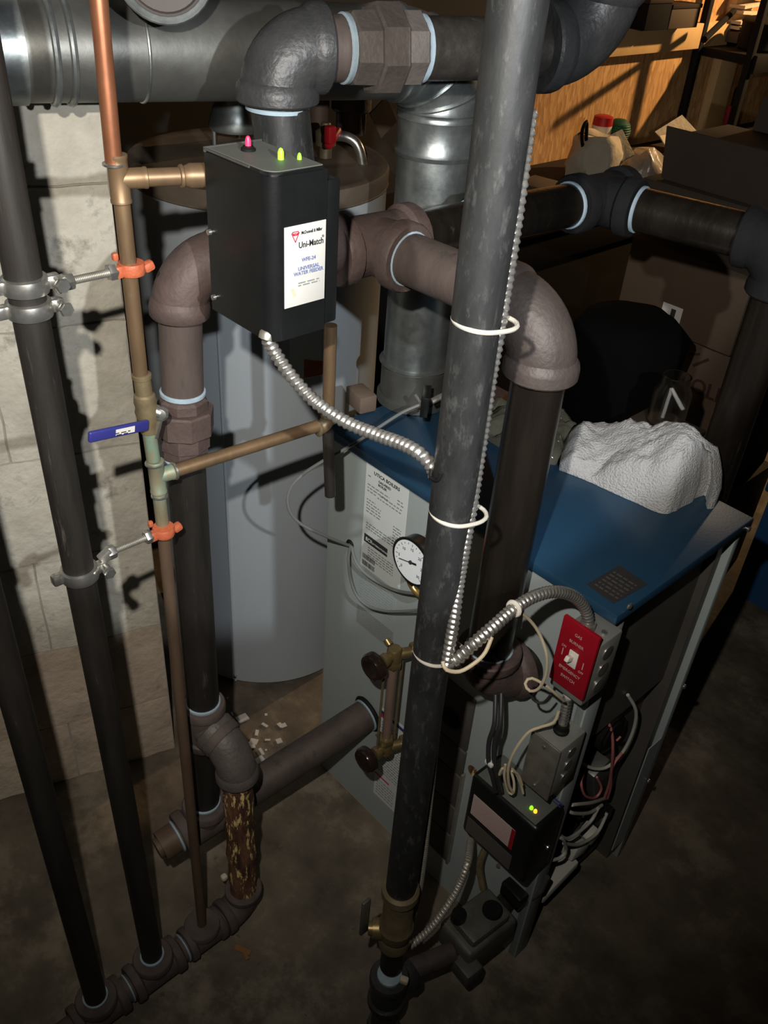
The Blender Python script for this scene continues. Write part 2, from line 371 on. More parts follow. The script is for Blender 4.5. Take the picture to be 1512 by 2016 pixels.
b = B(); b.bb(-2.1, -2.06, 2.5, 4.02, 1.085, 1.175, .002); struct(b.obj('trim_1', 'pine'))
b = B(); b.bb(-2.1, -2.06, (-2.0800, 3.8283, 0.8679)[1], (-2.0800, 3.9745, 0.8562)[1], .7, 2.1, .002); struct(b.obj('trim_2', 'pine'))
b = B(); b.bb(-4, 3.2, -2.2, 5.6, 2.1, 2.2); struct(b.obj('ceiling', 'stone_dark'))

# ---------------------------------------------------------------- boiler
t = thing('boiler', 'low grey steel boiler cabinet with a dark blue top and an open burner side', 'boiler', (-.655, .95, 0)); boiler = t
x0, x1, y0, y1, zt = -.932, -.378, .79, 1.115, .836
b = B(); b.bb(x0, x1-.003, y0, y0+.004, .0, .822).bb(x0, x0+.004, y0, y1, .0, .822).bb(x0, x1, y1-.004, y1, 0, .822); b.obj('jacket', 'jacket', t)
b = B(); b.bb(x1-.016, x1, y0, y0+.034, .0, .822, .001); b.obj('front_flange', 'jacket', t)
b = B(); b.bb(x1-.014, x1, y1-.012, y1, .0, .822, .001).bb(x1-.002, x1, y1-.05, y1, .06, .36); b.obj('rear_flange', 'jacket', t)
b = B(); b.bb(x0-.006, x1+.008, y0-.006, y1+.008, .820, zt, .0025); b.obj('top_panel', 'blue', t)
b = B(); b.bb(x1-.03, x1-.026, y0+.034, y1-.012, .50, .82); b.obj('burner_cover', 'jacket_dark', t)
b = B(); b.bb(x1-.05, x1-.045, 1.0, y1-.012, .06, .5).bb(x1-.045, x1-.012, 1.085, y1-.006, .0, .80); b.obj('rear_shield', 'jacket_dark', t)
b = B(); b.bb(x0+.02, x1-.2, y0+.02, y1-.02, .02, .78); b.obj('heat_exchanger', 'soot', t)
b = B(); b.cyl((x1-.06, .955, .46), (x1-.024, .955, .46), .034).cyl((x1-.024, .955, .46), (x1-.02, .955, .46), .026); b.obj('burner_port', 'soot', t)
b = B(); b.lathe((x1-.034, .975, .435), X, [(0, .032), (.004, .034), (.006, .026)], 20); b.obj('port_rim', 'galv_dark', t)
for k in range(4):
    b = B(); b.tube([(x0+.1, .86+k*.055, .10), (x1-.1, .86+k*.055, .10), (x1-.07, .86+k*.055, .10)], [.017, .017, .02], 12); b.obj('burner_tube', 'galv_dark', t)
b = B(); b.bb(x1-.19, x1-.03, .83, 1.06, .045, .06); b.obj('burner_tray', 'jacket_dark', t)
b = B(); b.box((-.43, 1.02, .245), (.05, .06, .09), Matrix.Rotation(.3, 3, 'Z'), .004).box((-.405, 1.01, .2), (.03, .04, .03)); b.obj('transformer', 'black_plastic', t)
b = B(); b.box((-.425, .995, .60-.30), (.03, .045, .10), Matrix.Rotation(.35, 3, 'X'), .004); b.obj('bracket', 'galv_dark', t)
for p_, s_, a_ in (((-.40, .90, .115), (.03, .10, .022), .15), ((-.405, .955, .15), (.03, .05, .03), -.4), ((-.40, .985, .168), (.026, .03, .04), .5)):
    b = B(); b.box(p_, s_, Matrix.Rotation(a_, 3, 'X'), .004); b.obj('connector', 'white_wire', t)
for n_, r_, pts in (
    ('white_wire', .0028, [(-0.4000, 0.9586, 0.5513), (-0.3900, 0.9848, 0.5043), (-0.3900, 1.0001, 0.4442), (-0.3950, 0.9991, 0.3863), (-0.4000, 0.9692, 0.3683), (-0.4100, 0.9352, 0.3834), (-0.4200, 0.9027, 0.4191)]),
    ('pink_wire', .0024, [(-0.4200, 0.9325, 0.5152), (-0.4000, 0.9424, 0.4781), (-0.3900, 0.9536, 0.4166), (-0.3950, 0.9878, 0.3172), (-0.4000, 1.0005, 0.2586)]),
    ('pink_wire', .0022, [(-0.3920, 0.9915, 0.3952), (-0.3920, 0.9719, 0.3740), (-0.3950, 0.9993, 0.2935), (-0.4000, 1.0152, 0.2430)]),
    ('pink_wire', .0022, [(-0.4000, 0.9423, 0.3637), (-0.3950, 0.9628, 0.3218), (-0.3950, 0.9504, 0.3075), (-0.3950, 0.9084, 0.3494), (-0.4000, 0.8908, 0.3910), (-0.4100, 0.9108, 0.3863)]),
    ('pink_wire', .0018, [(-0.3920, 0.9535, 0.4551), (-0.3900, 0.9589, 0.4627)]),
    ('white_wire', .003, [(-0.4000, 1.0020, 0.2545), (-0.3900, 0.9308, 0.3160), (-0.3900, 0.8665, 0.3673), (-0.4000, 0.8653, 0.3523), (-0.3900, 0.8682, 0.3444), (-0.3900, 0.9339, 0.2853), (-0.3950, 0.9881, 0.2530)]),
    ('white_wire', .003, [(-0.3900, 0.9643, 0.2723), (-0.3900, 0.9474, 0.2442), (-0.3850, 0.8748, 0.2745), (-0.3900, 0.8393, 0.3165)]),
    ('white_wire', .003, [(-0.3850, 0.8274, 0.3224), (-0.3800, 0.8422, 0.3085), (-0.3800, 0.8651, 0.2581), (-0.3800, 0.8554, 0.2443), (-0.3850, 0.8305, 0.2544)]),
    ('white_wire', .003, [(-0.3850, 0.8616, 0.2728), (-0.3850, 0.9223, 0.2113), (-0.3850, 0.9819, 0.1877), (-0.3900, 1.0088, 0.2178)])):
    b = B(); b.tube(curve(pts, .006), r_, 8); b.obj(n_ if n_ == 'white_wire' else 'pink_wire', n_, t)
for p, ax in (((-0.3700, 0.8055, 0.8418), X), ((-0.3700, 1.1123, 0.8214), X), ((-0.3760, 1.1095, 0.4891), X), ((-0.3760, 1.1097, 0.2387), X), ((-.452, .789, .2), -Y)):
    b = B(); b.lathe(p, ax, [(0, .0045), (.002, .0045), (.0035, .003), (.004, 0)], 10); b.obj('screw', 'steel', t)
b = B(); b.prism([(-0.4319, 0.8030, 0.8368)[:2], (-0.3876, 0.7997, 0.8368)[:2], (-0.3822, 0.8667, 0.8368)[:2], (-0.4288, 0.8707, 0.8368)[:2]], .8362, .8368)
o = b.obj('top_label', 'ink', t); o['label'] = 'black rating label near the blue top corner'
b = B(); lines(b, (-.425, .81, .8369), X, Y, [(0, .008*k, .036) for k in range(6)], .003, 3); b.obj('top_label_print', 'jacket_dark', t)
# large data label
L0, LW, LH = V((-.843, .7895, .612)), .096, .207
b = B(); b.slab(L0, X, Z, LW, LH, .0006); lab = b.obj('data_label', 'paper', t)
b = B(); rows = []
for k in range(8): rows.append((.006, .155-k*.0058 if k > 2 else .166-k*.006, .05 if k < 2 else .02 + .014*(k > 3)))
rows += [(.036, .1585, .05), (.03, .152, .056), (.006, .182, .006), (.074, .172, .012), (.074, .166, .014)]
for k in range(7): rows.append((.07, .12-k*.0055, .018))
for k in range(3): rows.append((.008, .092-k*.0052, .07))
for k in range(5): rows.append((.016, .045-k*.0052, .062))
lines(b, L0, X, Z, rows, .0019, 5); b.obj('label_print', 'ink_grey', lab)
b = B()
for rr in range(2):
    xx = .004
    rnd = random.Random(rr+4)
    while xx < .034:
        wv = rnd.choice((.0006, .001, .0014)); b.slab(L0+X*xx+Z*(.018-rr*.014)-Y*.0003, X, Z, wv, .010, .0003); xx += wv+rnd.choice((.0007, .0011))
b.obj('barcode', 'ink', lab)
text(lab, 'UTICA BOILERS', L0+X*.019+Z*.191, X, Z, .0085, 'ink', 'lettering', bold=.004)
text(lab, 'GAS-FIRED', L0+X*.03+Z*.182, X, Z, .006, 'ink', 'lettering', bold=.003)
text(lab, 'BOILER', L0+X*.03+Z*.1755, X, Z, .006, 'ink', 'lettering', bold=.003)
b = B(); b.box(L0+V((.034, -.0006, .062)), (.056, .0008, .016), None, .0003); b.obj('badge', 'ink', lab)
text(lab, 'ECR', L0+X*.010-Y*.001+Z*.0585, X, Z, .0095, 'paper', 'lettering', bold=.01)
text(lab, 'INTERNATIONAL', L0+X*.0275-Y*.001+Z*.0595, X, Z, .0046, 'paper', 'lettering', bold=.002)
# faint stickers below it
b = B(); b.slab((-.843, .7896, .535), X, Z, .09, .075, .0005); l2 = b.obj('faded_label', 'jacket', t)
b = B(); lines(b, (-.843, .7895, .535), X, Z, [(.003, .066-k*.0058, .082) for k in range(11)], .002, 8); b.obj('label_print', 'faint', l2)
b = B(); b.slab((-.845, .7896, .478), X, Z, .094, .044, .0005); l3 = b.obj('grey_label', 'faint', t)
b = B(); lines(b, (-.845, .7895, .478), X, Z, [(.002, .040-k*.0044, .09) for k in range(9)], .002, 9); b.obj('label_print', 'ink_grey', l3)
# white safety label low on the panel, red and blue stripe
L1 = V((-.765, .7895, .075))
b = B(); b.slab(L1, X, Z, .10, .25, .0006); l4 = b.obj('safety_label', 'paper', t)
b = B(); b.slab(L1+Z*.236-Y*.0004, X, Z, .10, .008, .0003); b.obj('blue_stripe', 'navy', l4)
b = B(); b.slab(L1+Z*.227-Y*.0004, X, Z, .022, .009, .0003).slab(L1+Z*.062-Y*.0004, X, Z, .04, .004, .0003); b.obj('red_stripe', 'ink_red', l4)
b = B(); lines(b, L1, X, Z, [(.006, .215-k*.0075, .07) for k in range(19)] + [(.006, .05-k*.008, .05) for k in range(6)], .0022, 12); b.obj('label_print', 'ink_grey', l4)
# dark covers behind the drop pipe
for k, (za, zb) in enumerate(((.40, .52), (.335, .395), (.25, .33), (.17, .245), (.09, .165))):
    b = B(); b.bb(-.665, -.558, .784, .7905, za, zb, .0015); b.obj('cover_plate', 'cover', t)
b = B(); b.bb(-.557, -.553, .781, .7905, .09, .345, .0005); b.obj('cover_edge', 'zinc', t)
b = B(); b.lathe((-.60, .785, .447), -Y, [(0, .019), (.004, .02), (.006, .014), (.006, 0)], 20); b.obj('cover_knob', 'black_rubber', t)
b = B(); b.torus((-.871, .789, .637), Y, .006, .003, 16, 6); b.obj('grommet', 'black_rubber', t)
b = B(); b.lathe((-.54, .7895, .365), -Y, [(0, .011), (.0008, .011), (.0008, 0)], 18); b.obj('rust_spot', 'rust', t)

# ---------------------------------------------------------------- flue
t = thing('flue_pipe', 'galvanized flue pipe running along the top then down onto the boiler', 'flue pipe', (-.926, .966, .84)); flue = t
FX = V((-.926, .966, 0)); fd = V((-.134, -.516, .012)).normalized(); fc = V((-.926, .966, 1.365)); fr = .056
f0 = fc+fd*.10
b = B(); b.cyl((FX.x, FX.y, .90), (FX.x, FX.y, 1.255), fr-.001, 40); b.obj('lower_section', 'galv', t)
b = B(); b.lathe((FX.x, FX.y, 1.235), Z, [(0, fr+.002), (.006, fr+.0045), (.012, fr+.001), (.055, fr+.001), (.061, fr+.004), (.067, fr+.001), (.078, fr+.001)], 40); b.obj('joint_collar', 'galv', t)
b = B(); b.elbow(fc+V((0, 0, 0)), fd, -Z, fr, .075, fr+.004, .012, 40); b.obj('elbow', 'galv', t)
for a in (.25, .55, .8):
    th = a*math.pi/2; cc = fc+(fd-Z)*.075
    p = cc - .075*(-Z*math.cos(th)+fd*math.sin(th)); tg = (fd*-math.cos(th) + -Z*-math.sin(th))
    tg = (Z*-0 + (-Z)*math.sin(th) + fd*-math.cos(th)*-1*-1).normalized()
    b = B(); b.torus(p, tg, fr+.0005, .003, 40, 6); b.obj('gore_seam', 'galv', t)
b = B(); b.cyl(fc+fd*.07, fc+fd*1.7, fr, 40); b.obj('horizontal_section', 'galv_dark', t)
for d_ in (.450, .468):
    b = B(); b.torus(fc+fd*(d_+.05), fd, fr+.001, .004, 40, 8); b.obj('bead', 'galv', t)
b = B(); b.torus(fc+fd*.418, fd, fr, .002, 40, 8); b.obj('bead', 'galv', t)
b = B(); b.cyl(fc+fd*.548, fc+fd*1.72, fr+.0025, 40); b.obj('sleeve', 'galv', t)
pc = (-0.9147, 0.5356, 1.4651); pcv = V(pc); cdv = (V((0, 0, 1.55))-pcv).normalized(); cdv = V((.87, -.47, .14)).normalized()
b = B(); b.cyl(pcv-cdv*.10, pcv-cdv*.007, .046, 36).torus(pcv, cdv, .046, .0045, 36, 8); b.obj('cleanout_stub', 'galv', t)
b = B(); b.lathe(pcv-cdv*.003, cdv, [(0, .043), (.003, .043), (.004, .040), (.001, .038), (.001, 0)], 36); o = b.obj('cleanout_cap', 'cap_brown', t); o['label'] = 'brown cap closing the flue cleanout'
b = B(); b.lathe((FX.x, FX.y, .905), Z, [(0, fr+.001), (.003, fr+.006), (.006, fr+.001)], 40); b.obj('crimp_ring', 'galv', t)
# draft hood under the flue
t = thing('draft_hood', 'smooth galvanized draft hood on the boiler top below the flue', 'draft hood', (-.926, .966, .836))
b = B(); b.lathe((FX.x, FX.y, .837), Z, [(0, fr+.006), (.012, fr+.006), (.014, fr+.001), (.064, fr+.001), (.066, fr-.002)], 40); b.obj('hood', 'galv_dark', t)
b = B(); b.box((-0.8224, 0.8875, 0.9009), (.012, .045, .034), Matrix.Rotation(.7, 3, 'Z'), .001); b.obj('spill_switch', 'black_plastic', t)
b = B(); b.tube([(-0.8345, 0.8762, 0.9098), (-0.8212, 0.8750, 0.9037), (-0.8181, 0.8779, 0.8917)], .003, 8).tube([(-0.8088, 0.8865, 0.9073), (-0.8018, 0.9062, 0.9148)], .005, 8); b.obj('switch_bracket', 'zinc', t)
b = B(); b.box((-.955, .873, .852), (.05, .032, .03), Matrix.Rotation(-.2, 3, 'Z'), .003); o = b.obj('dusty_block', 'clay', None); tag(o, 'small dusty brown block lying on the blue boiler top beside the flue', 'block')

# ---------------------------------------------------------------- water heater
hx, hy, hr = -1.367, .970, .2326
t = thing('water_heater', 'tall grey cylindrical water heater with a rusty flat top behind the pipes', 'water heater', (hx, hy, 0))
b = B(); b.lathe((hx, hy, .012), Z, [(0, hr-.004), (.004, hr), (1.088, hr)], 72); b.obj('tank_jacket', 'heater', t)
b = B(); b.lathe((hx, hy, 1.10), Z, [(0, hr+.002), (.026, hr+.003), (.032, hr), (.034, hr-.012), (.03, hr-.02), (.034, .1), (.034, 0)], 72); b.obj('top_pan', 'heater_top', t)
b = B(); b.torus((hx, hy, 1.102), Z, hr+.001, .002, 72, 6); b.obj('rim', 'heater_top', t)
a_ = math.atan2((-1.2248, 0.7668, 0.5201)[1]-hy, (-1.2248, 0.7668, 0.5201)[0]-hx)
b = B(); b.tube([(hx+math.cos(a_)*hr, hy+math.sin(a_)*hr, .014), (hx+math.cos(a_)*hr, hy+math.sin(a_)*hr, 1.095)], .003, 8); b.obj('seam', 'heater', t)
b = B(); b.cyl((hx+math.cos(a_)*hr, hy+math.sin(a_)*hr, .03), (hx+math.cos(a_)*(hr+.006), hy+math.sin(a_)*(hr+.006), .03), .004, 10); b.obj('screw', 'steel', t)
b = B(); b.cyl((hx, hy, 0), (hx, hy, .015), hr-.03, 48); b.obj('base', 'soot', t)
# wrap-around label near the right edge
bm = bmesh.new(); g = []
for k in range(7):
    an = -.42+k*.045; g.append([bm.verts.new((hx+math.cos(an)*(hr+.001), hy+math.sin(an)*(hr+.001), z)) for z in (.80, .84, .97)])
for k in range(6):
    for j in range(2): bm.faces.new((g[k][j], g[k+1][j], g[k+1][j+1], g[k][j+1]))
k = B(); k.bm.free(); k.bm = bm; hl = k.obj('heater_label', 'paper', t)
bm = bmesh.new(); g = []
for k in range(7):
    an = -.30+k*.03; g.append([bm.verts.new((hx+math.cos(an)*(hr+.0016), hy+math.sin(an)*(hr+.0016), z)) for z in (.802, .84-k*.002)])
for k in range(6): bm.faces.new((g[k][0], g[k+1][0], g[k+1][1], g[k][1]))
k = B(); k.bm.free(); k.bm = bm; k.obj('label_patch', 'orange', hl)
t2 = thing('heater_vent', 'small grey vent hood standing on the water heater top', 'vent hood', (-1.49, .976, 1.134))
b = B(); b.lathe((-1.46, .985, 1.16), Z, [(0, .05), (.006, .052), (.035, .044), (.05, .036), (.14, .034)], 32); b.obj('hood', 'galv', t2)
for k in range(3):
    b = B(); an = k*2.1+.4; b.tube([(-1.46+.047*math.cos(an), .985+.047*math.sin(an), 1.132), (-1.46+.047*math.cos(an), .985+.047*math.sin(an), 1.165)], .004, 8); b.obj('hood_leg', 'galv_dark', t2)
t2 = thing('relief_valve', 'brass relief valve with a curved outlet on the water heater', 'valve', (-1.3023, 1.0693, 1.1340))
rv = V((-1.3023, 1.0693, 1.1340))
b = B(); b.lathe(rv, Z, [(0, .012), (.02, .012), (.022, .019), (.045, .019), (.05, .012), (.06, .008)], 20); b.obj('valve_body', 'brass_dull', t2)
b = B(); b.tube(curve([rv+Z*.034, rv+Z*.04+X*.025+Y*.02, rv+Z*.03+X*.045+Y*.035, rv-Z*.0+X*.055+Y*.042, rv-Z*.05+X*.058+Y*.045], .006), .009, 14); b.obj('outlet_pipe', 'steel', t2)
b = B(); b.box((-1.2702, 1.0605, 1.1750), (.014, .05, .012), Matrix.Rotation(.5, 3, 'X') @ Matrix.Rotation(.4, 3, 'Z'), .004).box((-1.2587, 1.0438, 1.1850), (.016, .018, .03), None, .004); o = b.obj('handle', 'red', t2); o['label'] = 'red lever handle'
t2 = thing('heater_riser', 'dark brown pipe stub with an angled shield at the heater rear', 'pipe', (-1.4214, 1.2451, 1.1340))
hrp = V((-1.4260, 1.2356, 1.1340))
b = B(); b.cyl(hrp, hrp+Z*.11, .03, 20).lathe(hrp+Z*.04, Z, [(0, .032), (.005, .04), (.04, .04), (.045, .032)], 20); b.obj('pipe', 'fitting', t2)
b = B(); b.box(hrp+V((.03, .06, .03)), (.003, .05, .06), Matrix.Rotation(.6, 3, 'X')); b.obj('shield', 'heater_top', t2)
for q in ((625, 235),):
    b = B(); b.cyl((-1.4296, 1.1533, 1.1340), V((-1.4296, 1.1533, 1.1340))+Z*.13, .022, 18); b.obj('pipe', 'copper_rust', t2)
# ---------------------------------------------------------------- steam header around the boiler
def seal(parent, c, ax, r, w=.006):
    b = B(); b.band(c, ax, r, w, .0022); o = b.obj('sealant_ring', 'sealant', parent); return o
HZ = 1.194
R1 = V((-.505, .721, 0)); E1 = V((-.505, .721, HZ)); T1 = V((-.772, .713, HZ)); T2 = V((-.742, 1.125, HZ)); E2 = V((-.470, 1.180, HZ))
t = thing('steam_header', 'dark iron steam header pipe looping from the boiler side up over its blue top', 'pipe', R1)
pz = .657
b = B(); b.elbow(R1+Z*pz, Z, Y+X*.25, .0385, .052, .045, .024); b.obj('elbow', 'fitting', t)
b = B(); b.cyl(R1+Z*pz+Y*.045+X*.011, R1+Z*pz+Y*.076+X*.019, .033, 28); b.obj('nipple', 'riser_pipe', t)
seal(t, R1+Z*pz+Y*.057+X*.014, Y+X*.25, .0335, .006)
b = B(); b.cyl(R1+Z*(pz+.045), E1-Z*.05, .0301, 32); b.obj('riser', 'riser_pipe', t)
seal(t, R1+Z*(pz+.062), Z, .0303, .004)
b = B(); b.elbow(E1, -Z, T1-E1, .037, .055, .0415, .024, 28); b.obj('elbow', 'fitting_mid', t)
d1 = (T1-E1).normalized()
b = B(); b.cyl(E1+d1*.05, T1-d1*.05, .0301, 32); b.obj('pipe', 'brown_pipe', t)
seal(t, T1-d1*.060, d1, .0303)
d2 = (T2-T1).normalized()
b = B(); b.tee(T1, d2, -d1, .036, .062, .0415, .024); b.obj('tee', 'fitting', t)
b = B(); b.cyl(T1+d2*.055, T2-d2*.055, .0301, 32); b.obj('pipe', 'riser_pipe', t)
seal(t, T1+d2*.16, d2, .0303); seal(t, T2-d2*.064, d2, .0303)
b = B(); b.lathe(T1+d2*.165, d2, [(0, .035), (.004, .039), (.045, .039), (.05, .035)], 28); b.obj('coupling', 'fitting_black', t)
d3 = (E2-T2).normalized()
b = B(); b.tee(T2, d2, d3, .036, .060, .0415, .024); b.obj('tee', 'fitting_black', t)
b = B(); b.cyl(T2+d3*.055, E2-d3*.055, .0301, 32); b.obj('pipe', 'riser_pipe', t)
seal(t, T2+d3*.064, d3, .0303)
b = B(); b.elbow(E2, -d3, -Z, .037, .055, .0415, .024, 28); b.obj('elbow', 'fitting_black', t)
b = B(); b.cyl(E2-Z*.05, V((E2.x, E2.y, .45)), .0301, 32); b.obj('riser', 'riser_pipe', t)

# equalizer on the left, with the return into the boiler
RD = .94
q = lambda p: V(p)
Rtop = q((-0.8145, 0.4692, 1.2039)); Rmid = q((-0.8189, 0.4616, 1.0971)); Run = q((-0.8182, 0.4628, 1.0105)); Rlow = q((-0.8211, 0.4577, 0.5399)); Rt = q((-0.8209, 0.4579, 0.4771)); Rb = q((-0.8262, 0.4483, 0.2337))
t = thing('equalizer_pipe', 'brown iron equalizer pipe with a union dropping beside the block wall', 'pipe', (Rb.x, Rb.y, .1))
ed = (T1-Rtop); ed.z = 0; ed.normalize(); vd = (Run-Rtop).normalized(); ld = (Rlow-Run).normalized()
b = B(); b.elbow(Rtop, vd, ed, .0305, .048, .0335, .022, 26); b.obj('elbow', 'fitting', t)
b = B(); b.cyl(Rtop+ed*.04, T1-d2*.055, .0242, 28); b.obj('header_arm', 'brown_pipe', t)
b = B(); b.tee(Rtop+ed*.135, ed, Z, .031, .055, .036, .02); b.obj('tee', 'fitting', t)
b = B(); b.cyl(Rtop+vd*.04, Run-vd*.03, .0243, 28); b.obj('nipple', 'brown_pipe', t)
seal(t, Rtop+vd*.053, vd, .0245); 
b = B(); b.lathe(Run-vd*.035, vd, [(0, .025), (.003, .029), (.014, .029), (.015, .027)], 8); b.hexa(Run-vd*.02, Run+vd*.012, .0365, 8); b.lathe(Run+vd*.011, vd, [(0, .031), (.02, .031), (.022, .0285), (.034, .0285), (.036, .026)], 8); b.obj('union', 'fitting', t, 25)
seal(t, Run-vd*.04, vd, .0245); seal(t, Run+vd*.05, vd, .0245)
b = B(); b.cyl(Run+vd*.045, Rt-ld*.035, .0243, 28); b.obj('long_pipe', 'black_pipe', t)
seal(t, Rt-ld*.044, ld, .0245)
He = q((-0.7570, 0.4720, 0.4515)); hd = (He-Rt); hd.normalize()
b = B(); b.tee(Rt, ld, hd, .0305, .042, .034, .018, .045); b.obj('tee', 'floor_fitting', t)
b = B(); b.cyl(Rt+ld*.035, Rb-ld*.04, .0243, 28); b.obj('lower_pipe', 'black_pipe', t)
seal(t, Rb-ld*.047, ld, .0245)
RP = V((-.797, .79, .278)); rd = (Rb-RP).normalized()
b = B(); b.tee(Rb, rd, -ld, .034, .05, .038, .02, .042); b.obj('tee', 'floor_fitting', t)
b = B(); b.cyl(RP-rd*.02, Rb-rd*.045, .0301, 30); b.obj('return_pipe', 'brown_pipe', t)
seal(t, RP+rd*.006, rd, .0305, .004)
b = B(); b.torus(RP+rd*.001, rd, .034, .004, 30, 6); b.obj('escutcheon', 'black_rubber', t)
b = B(); b.cyl(Rb+rd*.045, Rb+rd*.085, .026, 24).cyl(Rb+rd*.085, Rb+rd*.092, .018, 24); b.obj('plug', 'copper_rust', t)
seal(t, Rb+rd*.054, rd, .0265, .005)

# loop leg and wet return along the floor
t = thing('wet_return', 'rusty iron return piping lying on the floor beneath the equalizer', 'pipe', (-.757, .3, 0))
Wb = V((-.756, .472, .05)); zz = .034
b = B(); b.elbow(He, -hd, -Z, .031, .045, .034, .02, 26); b.obj('elbow', 'fitting_grey', t)
b = B(); b.tube([He-Z*(.04+k*(He.z-.075-.04)/14) for k in range(15)], [.0243+.0018*math.sin(k*2.3)*(k not in (0, 14)) for k in range(15)], 24); o = b.obj('rusted_nipple', 'rust', t); o['label'] = 'badly rusted flaking vertical nipple'
yy = lambda y: V((-.757, y, zz))
b = B(); b.elbow(V((-.757, .472, zz+.002)), Z, -Y, .029, .04, .033, .018); b.obj('elbow', 'floor_fitting', t)
b = B(); b.cyl(yy(.435), yy(.41), .024, 24); b.obj('nipple', 'copper_rust', t)
b = B(); b.tee(yy(.385), Y, Z, .027, .036, .031, .014, .03); b.obj('tee', 'floor_fitting', t)
b = B(); b.cyl(yy(.352), yy(.338), .023, 24); b.obj('nipple', 'floor_fitting', t)
seal(t, yy(.345), Y, .0235, .0035)
b = B(); b.tee(yy(.29), Y, Z, .029, .045, .033, .016, .04); b.obj('tee', 'floor_fitting', t)
b = B(); b.cyl(yy(.247), yy(.232), .022, 24); b.obj('nipple', 'floor_fitting', t)
seal(t, yy(.24), Y, .0225, .0035)
b = B(); b.tee(yy(.188), Y, Z, .029, .043, .033, .016, .04); b.obj('tee', 'floor_fitting', t)
b = B(); b.cyl(yy(.15), yy(-.5), .022, 24); b.obj('return_line', 'floor_fitting', t)
seal(t, V((-.758, .29, zz+.043)), Z, .0175, .005); seal(t, V((-.758, .188, zz+.043)), Z, .0175, .005)
b = B(); b.box((-.752, .468, .083), (.03, .012, .008), Matrix.Rotation(.6, 3, 'Z'), .003).box((-.80, .46, .075), (.012, .012, .012), None, .004); b.obj('crust', 'stain', t)

# vertical return pipes at the left
t = thing('return_pipe', 'black iron return pipe in two silver clamps, left of the copper pipe', 'pipe', (-.758, .29, .08))
b = B(); b.cyl((-.758, .29, .06), (-0.7800, 0.2899, 1.2089), .0170, 28).cyl((-0.7800, 0.2899, 1.2089), V((-0.7800, 0.2899, 1.2089))+ (V((-0.7800, 0.2899, 1.2089))-V((-.758, .29, .06)))*.5, .0170, 28); b.obj('pipe', 'black_pipe', t)
t = thing('return_pipe', 'leftmost black iron return pipe entering from the frame edge, without clamps', 'pipe', (-.757, .188, .08))
b = B(); p1 = V((-0.7680, 0.1883, 0.6317)); p0 = V((-.757, .188, .06)); b.cyl(p0, p0+(p1-p0)*5.2, .0170, 28); b.obj('pipe', 'black_pipe', t)

# pipe clamps tying that pipe to the copper one
def clamp(label, z, py, cy, hy_, double):
    A = V((-.758-.022*(z-.06)/1.15, .2902, z)); t = thing('pipe_clamp', label, 'clamp', A, 'pipe clamps between the iron and copper pipes')
    for k in range(2 if double else 1):
        zz_ = z + (.010 if k == 0 else -.013) if double else z-.006
        b = B(); b.lathe((A.x, A.y, zz_-.008), Z, [(0, .0172), (.001, .0205), (.005, .0215), (.011, .0215), (.015, .0205), (.016, .0172)], 32)
        b.box((A.x+.004, A.y+.024, zz_), (.012, .014, .013), None, .003).box((A.x-.004, A.y-.024, zz_), (.012, .014, .013), None, .003)
        b.obj('collar', 'steel', t)
        b = B(); b.cyl((A.x+.008, A.y+.026, zz_), (A.x+.020, A.y+.026, zz_), .0055, 12).hexa((A.x+.018, A.y+.026, zz_), (A.x+.024, A.y+.026, zz_), .007); b.obj('bolt', 'steel', t)
    b = B(); b.box((A.x+.002, A.y+.032, z+.004), (.01, .016, .012), Matrix.Rotation(.5, 3, 'X'), .002); b.obj('lug', 'zinc', t)
    y0_ = A.y+.036; y1_ = hy_
    b = B(); b.tube([(A.x, y0_+(y1_-y0_)*k/60, z+.004) for k in range(61)], [.0036+.0006*(k % 2) for k in range(61)], 10); b.obj('threaded_rod', 'zinc', t)
    for yv, w_ in ((y0_+.004, .010), (y1_-.004, .008)):
        b = B(); b.hexa((A.x, yv-w_/2, z+.004), (A.x, yv+w_/2, z+.004), .0085); b.obj('nut', 'steel', t, 20)
    c_ = V((A.x, y1_+.017, z+.004))
    b = B(); b.lathe(c_-Z*.006, Z, [(0, .0085), (0, .0125), (.003, .0135), (.009, .0135), (.012, .0125), (.012, .0085)], 24)
    b.box(c_+V((.004, .016, 0)), (.010, .012, .010), Matrix.Rotation(.3, 3, 'X'), .003).box(c_-V((-.002, .015, 0)), (.010, .008, .012), None, .002).box(c_-V((.006, .013, -.012)), (.006, .006, .008), None, .002)
    o = b.obj('hanger_ring', 'orange', t); o['label'] = 'orange coated copper hanger ring'
clamp('upper silver pipe clamp with a threaded rod and orange ring, two collars', 1.221, 0, 0, .380, True)
clamp('lower silver pipe clamp with a threaded rod and orange ring, one collar', .899, 0, 0, .382, False)

# copper feed line

t = thing('copper_pipe', 'thin copper water pipe running from the top down to the floor fittings', 'pipe', (-.76, .385, .06))
b = B(); b.cyl(V((-0.7800, 0.3942, 1.4944)), V((-0.7800, 0.3906, 1.3248)), .0079, 20); o = b.obj('upper_pipe', 'copper', t); o['label'] = 'bright new copper length'
b = B(); b.band(V((-0.7800, 0.3910, 1.3243)), Z, .0098, .003, .001); b.obj('solder_joint', 'steel', t)
br = V((-0.7523, 0.4675, 1.3110)); bc = V((-0.7800, 0.3940, 1.3108)); bd = (br-bc).normalized()
b = B(); b.tee(bc, Z, bd, .0095, .022, .0100, .004, .026); b.obj('tee', 'copper_old', t)
b = B(); b.cyl(bc+bd*.02, bc+bd*.085, .0083, 20).band(bc+bd*.058, bd, .0098, .004, .001).lathe(bc+bd*.06, bd, [(0, .009), (.006, .0115), (.02, .0115), (.022, .0085)], 20); b.obj('branch_pipe', 'copper_old', t)
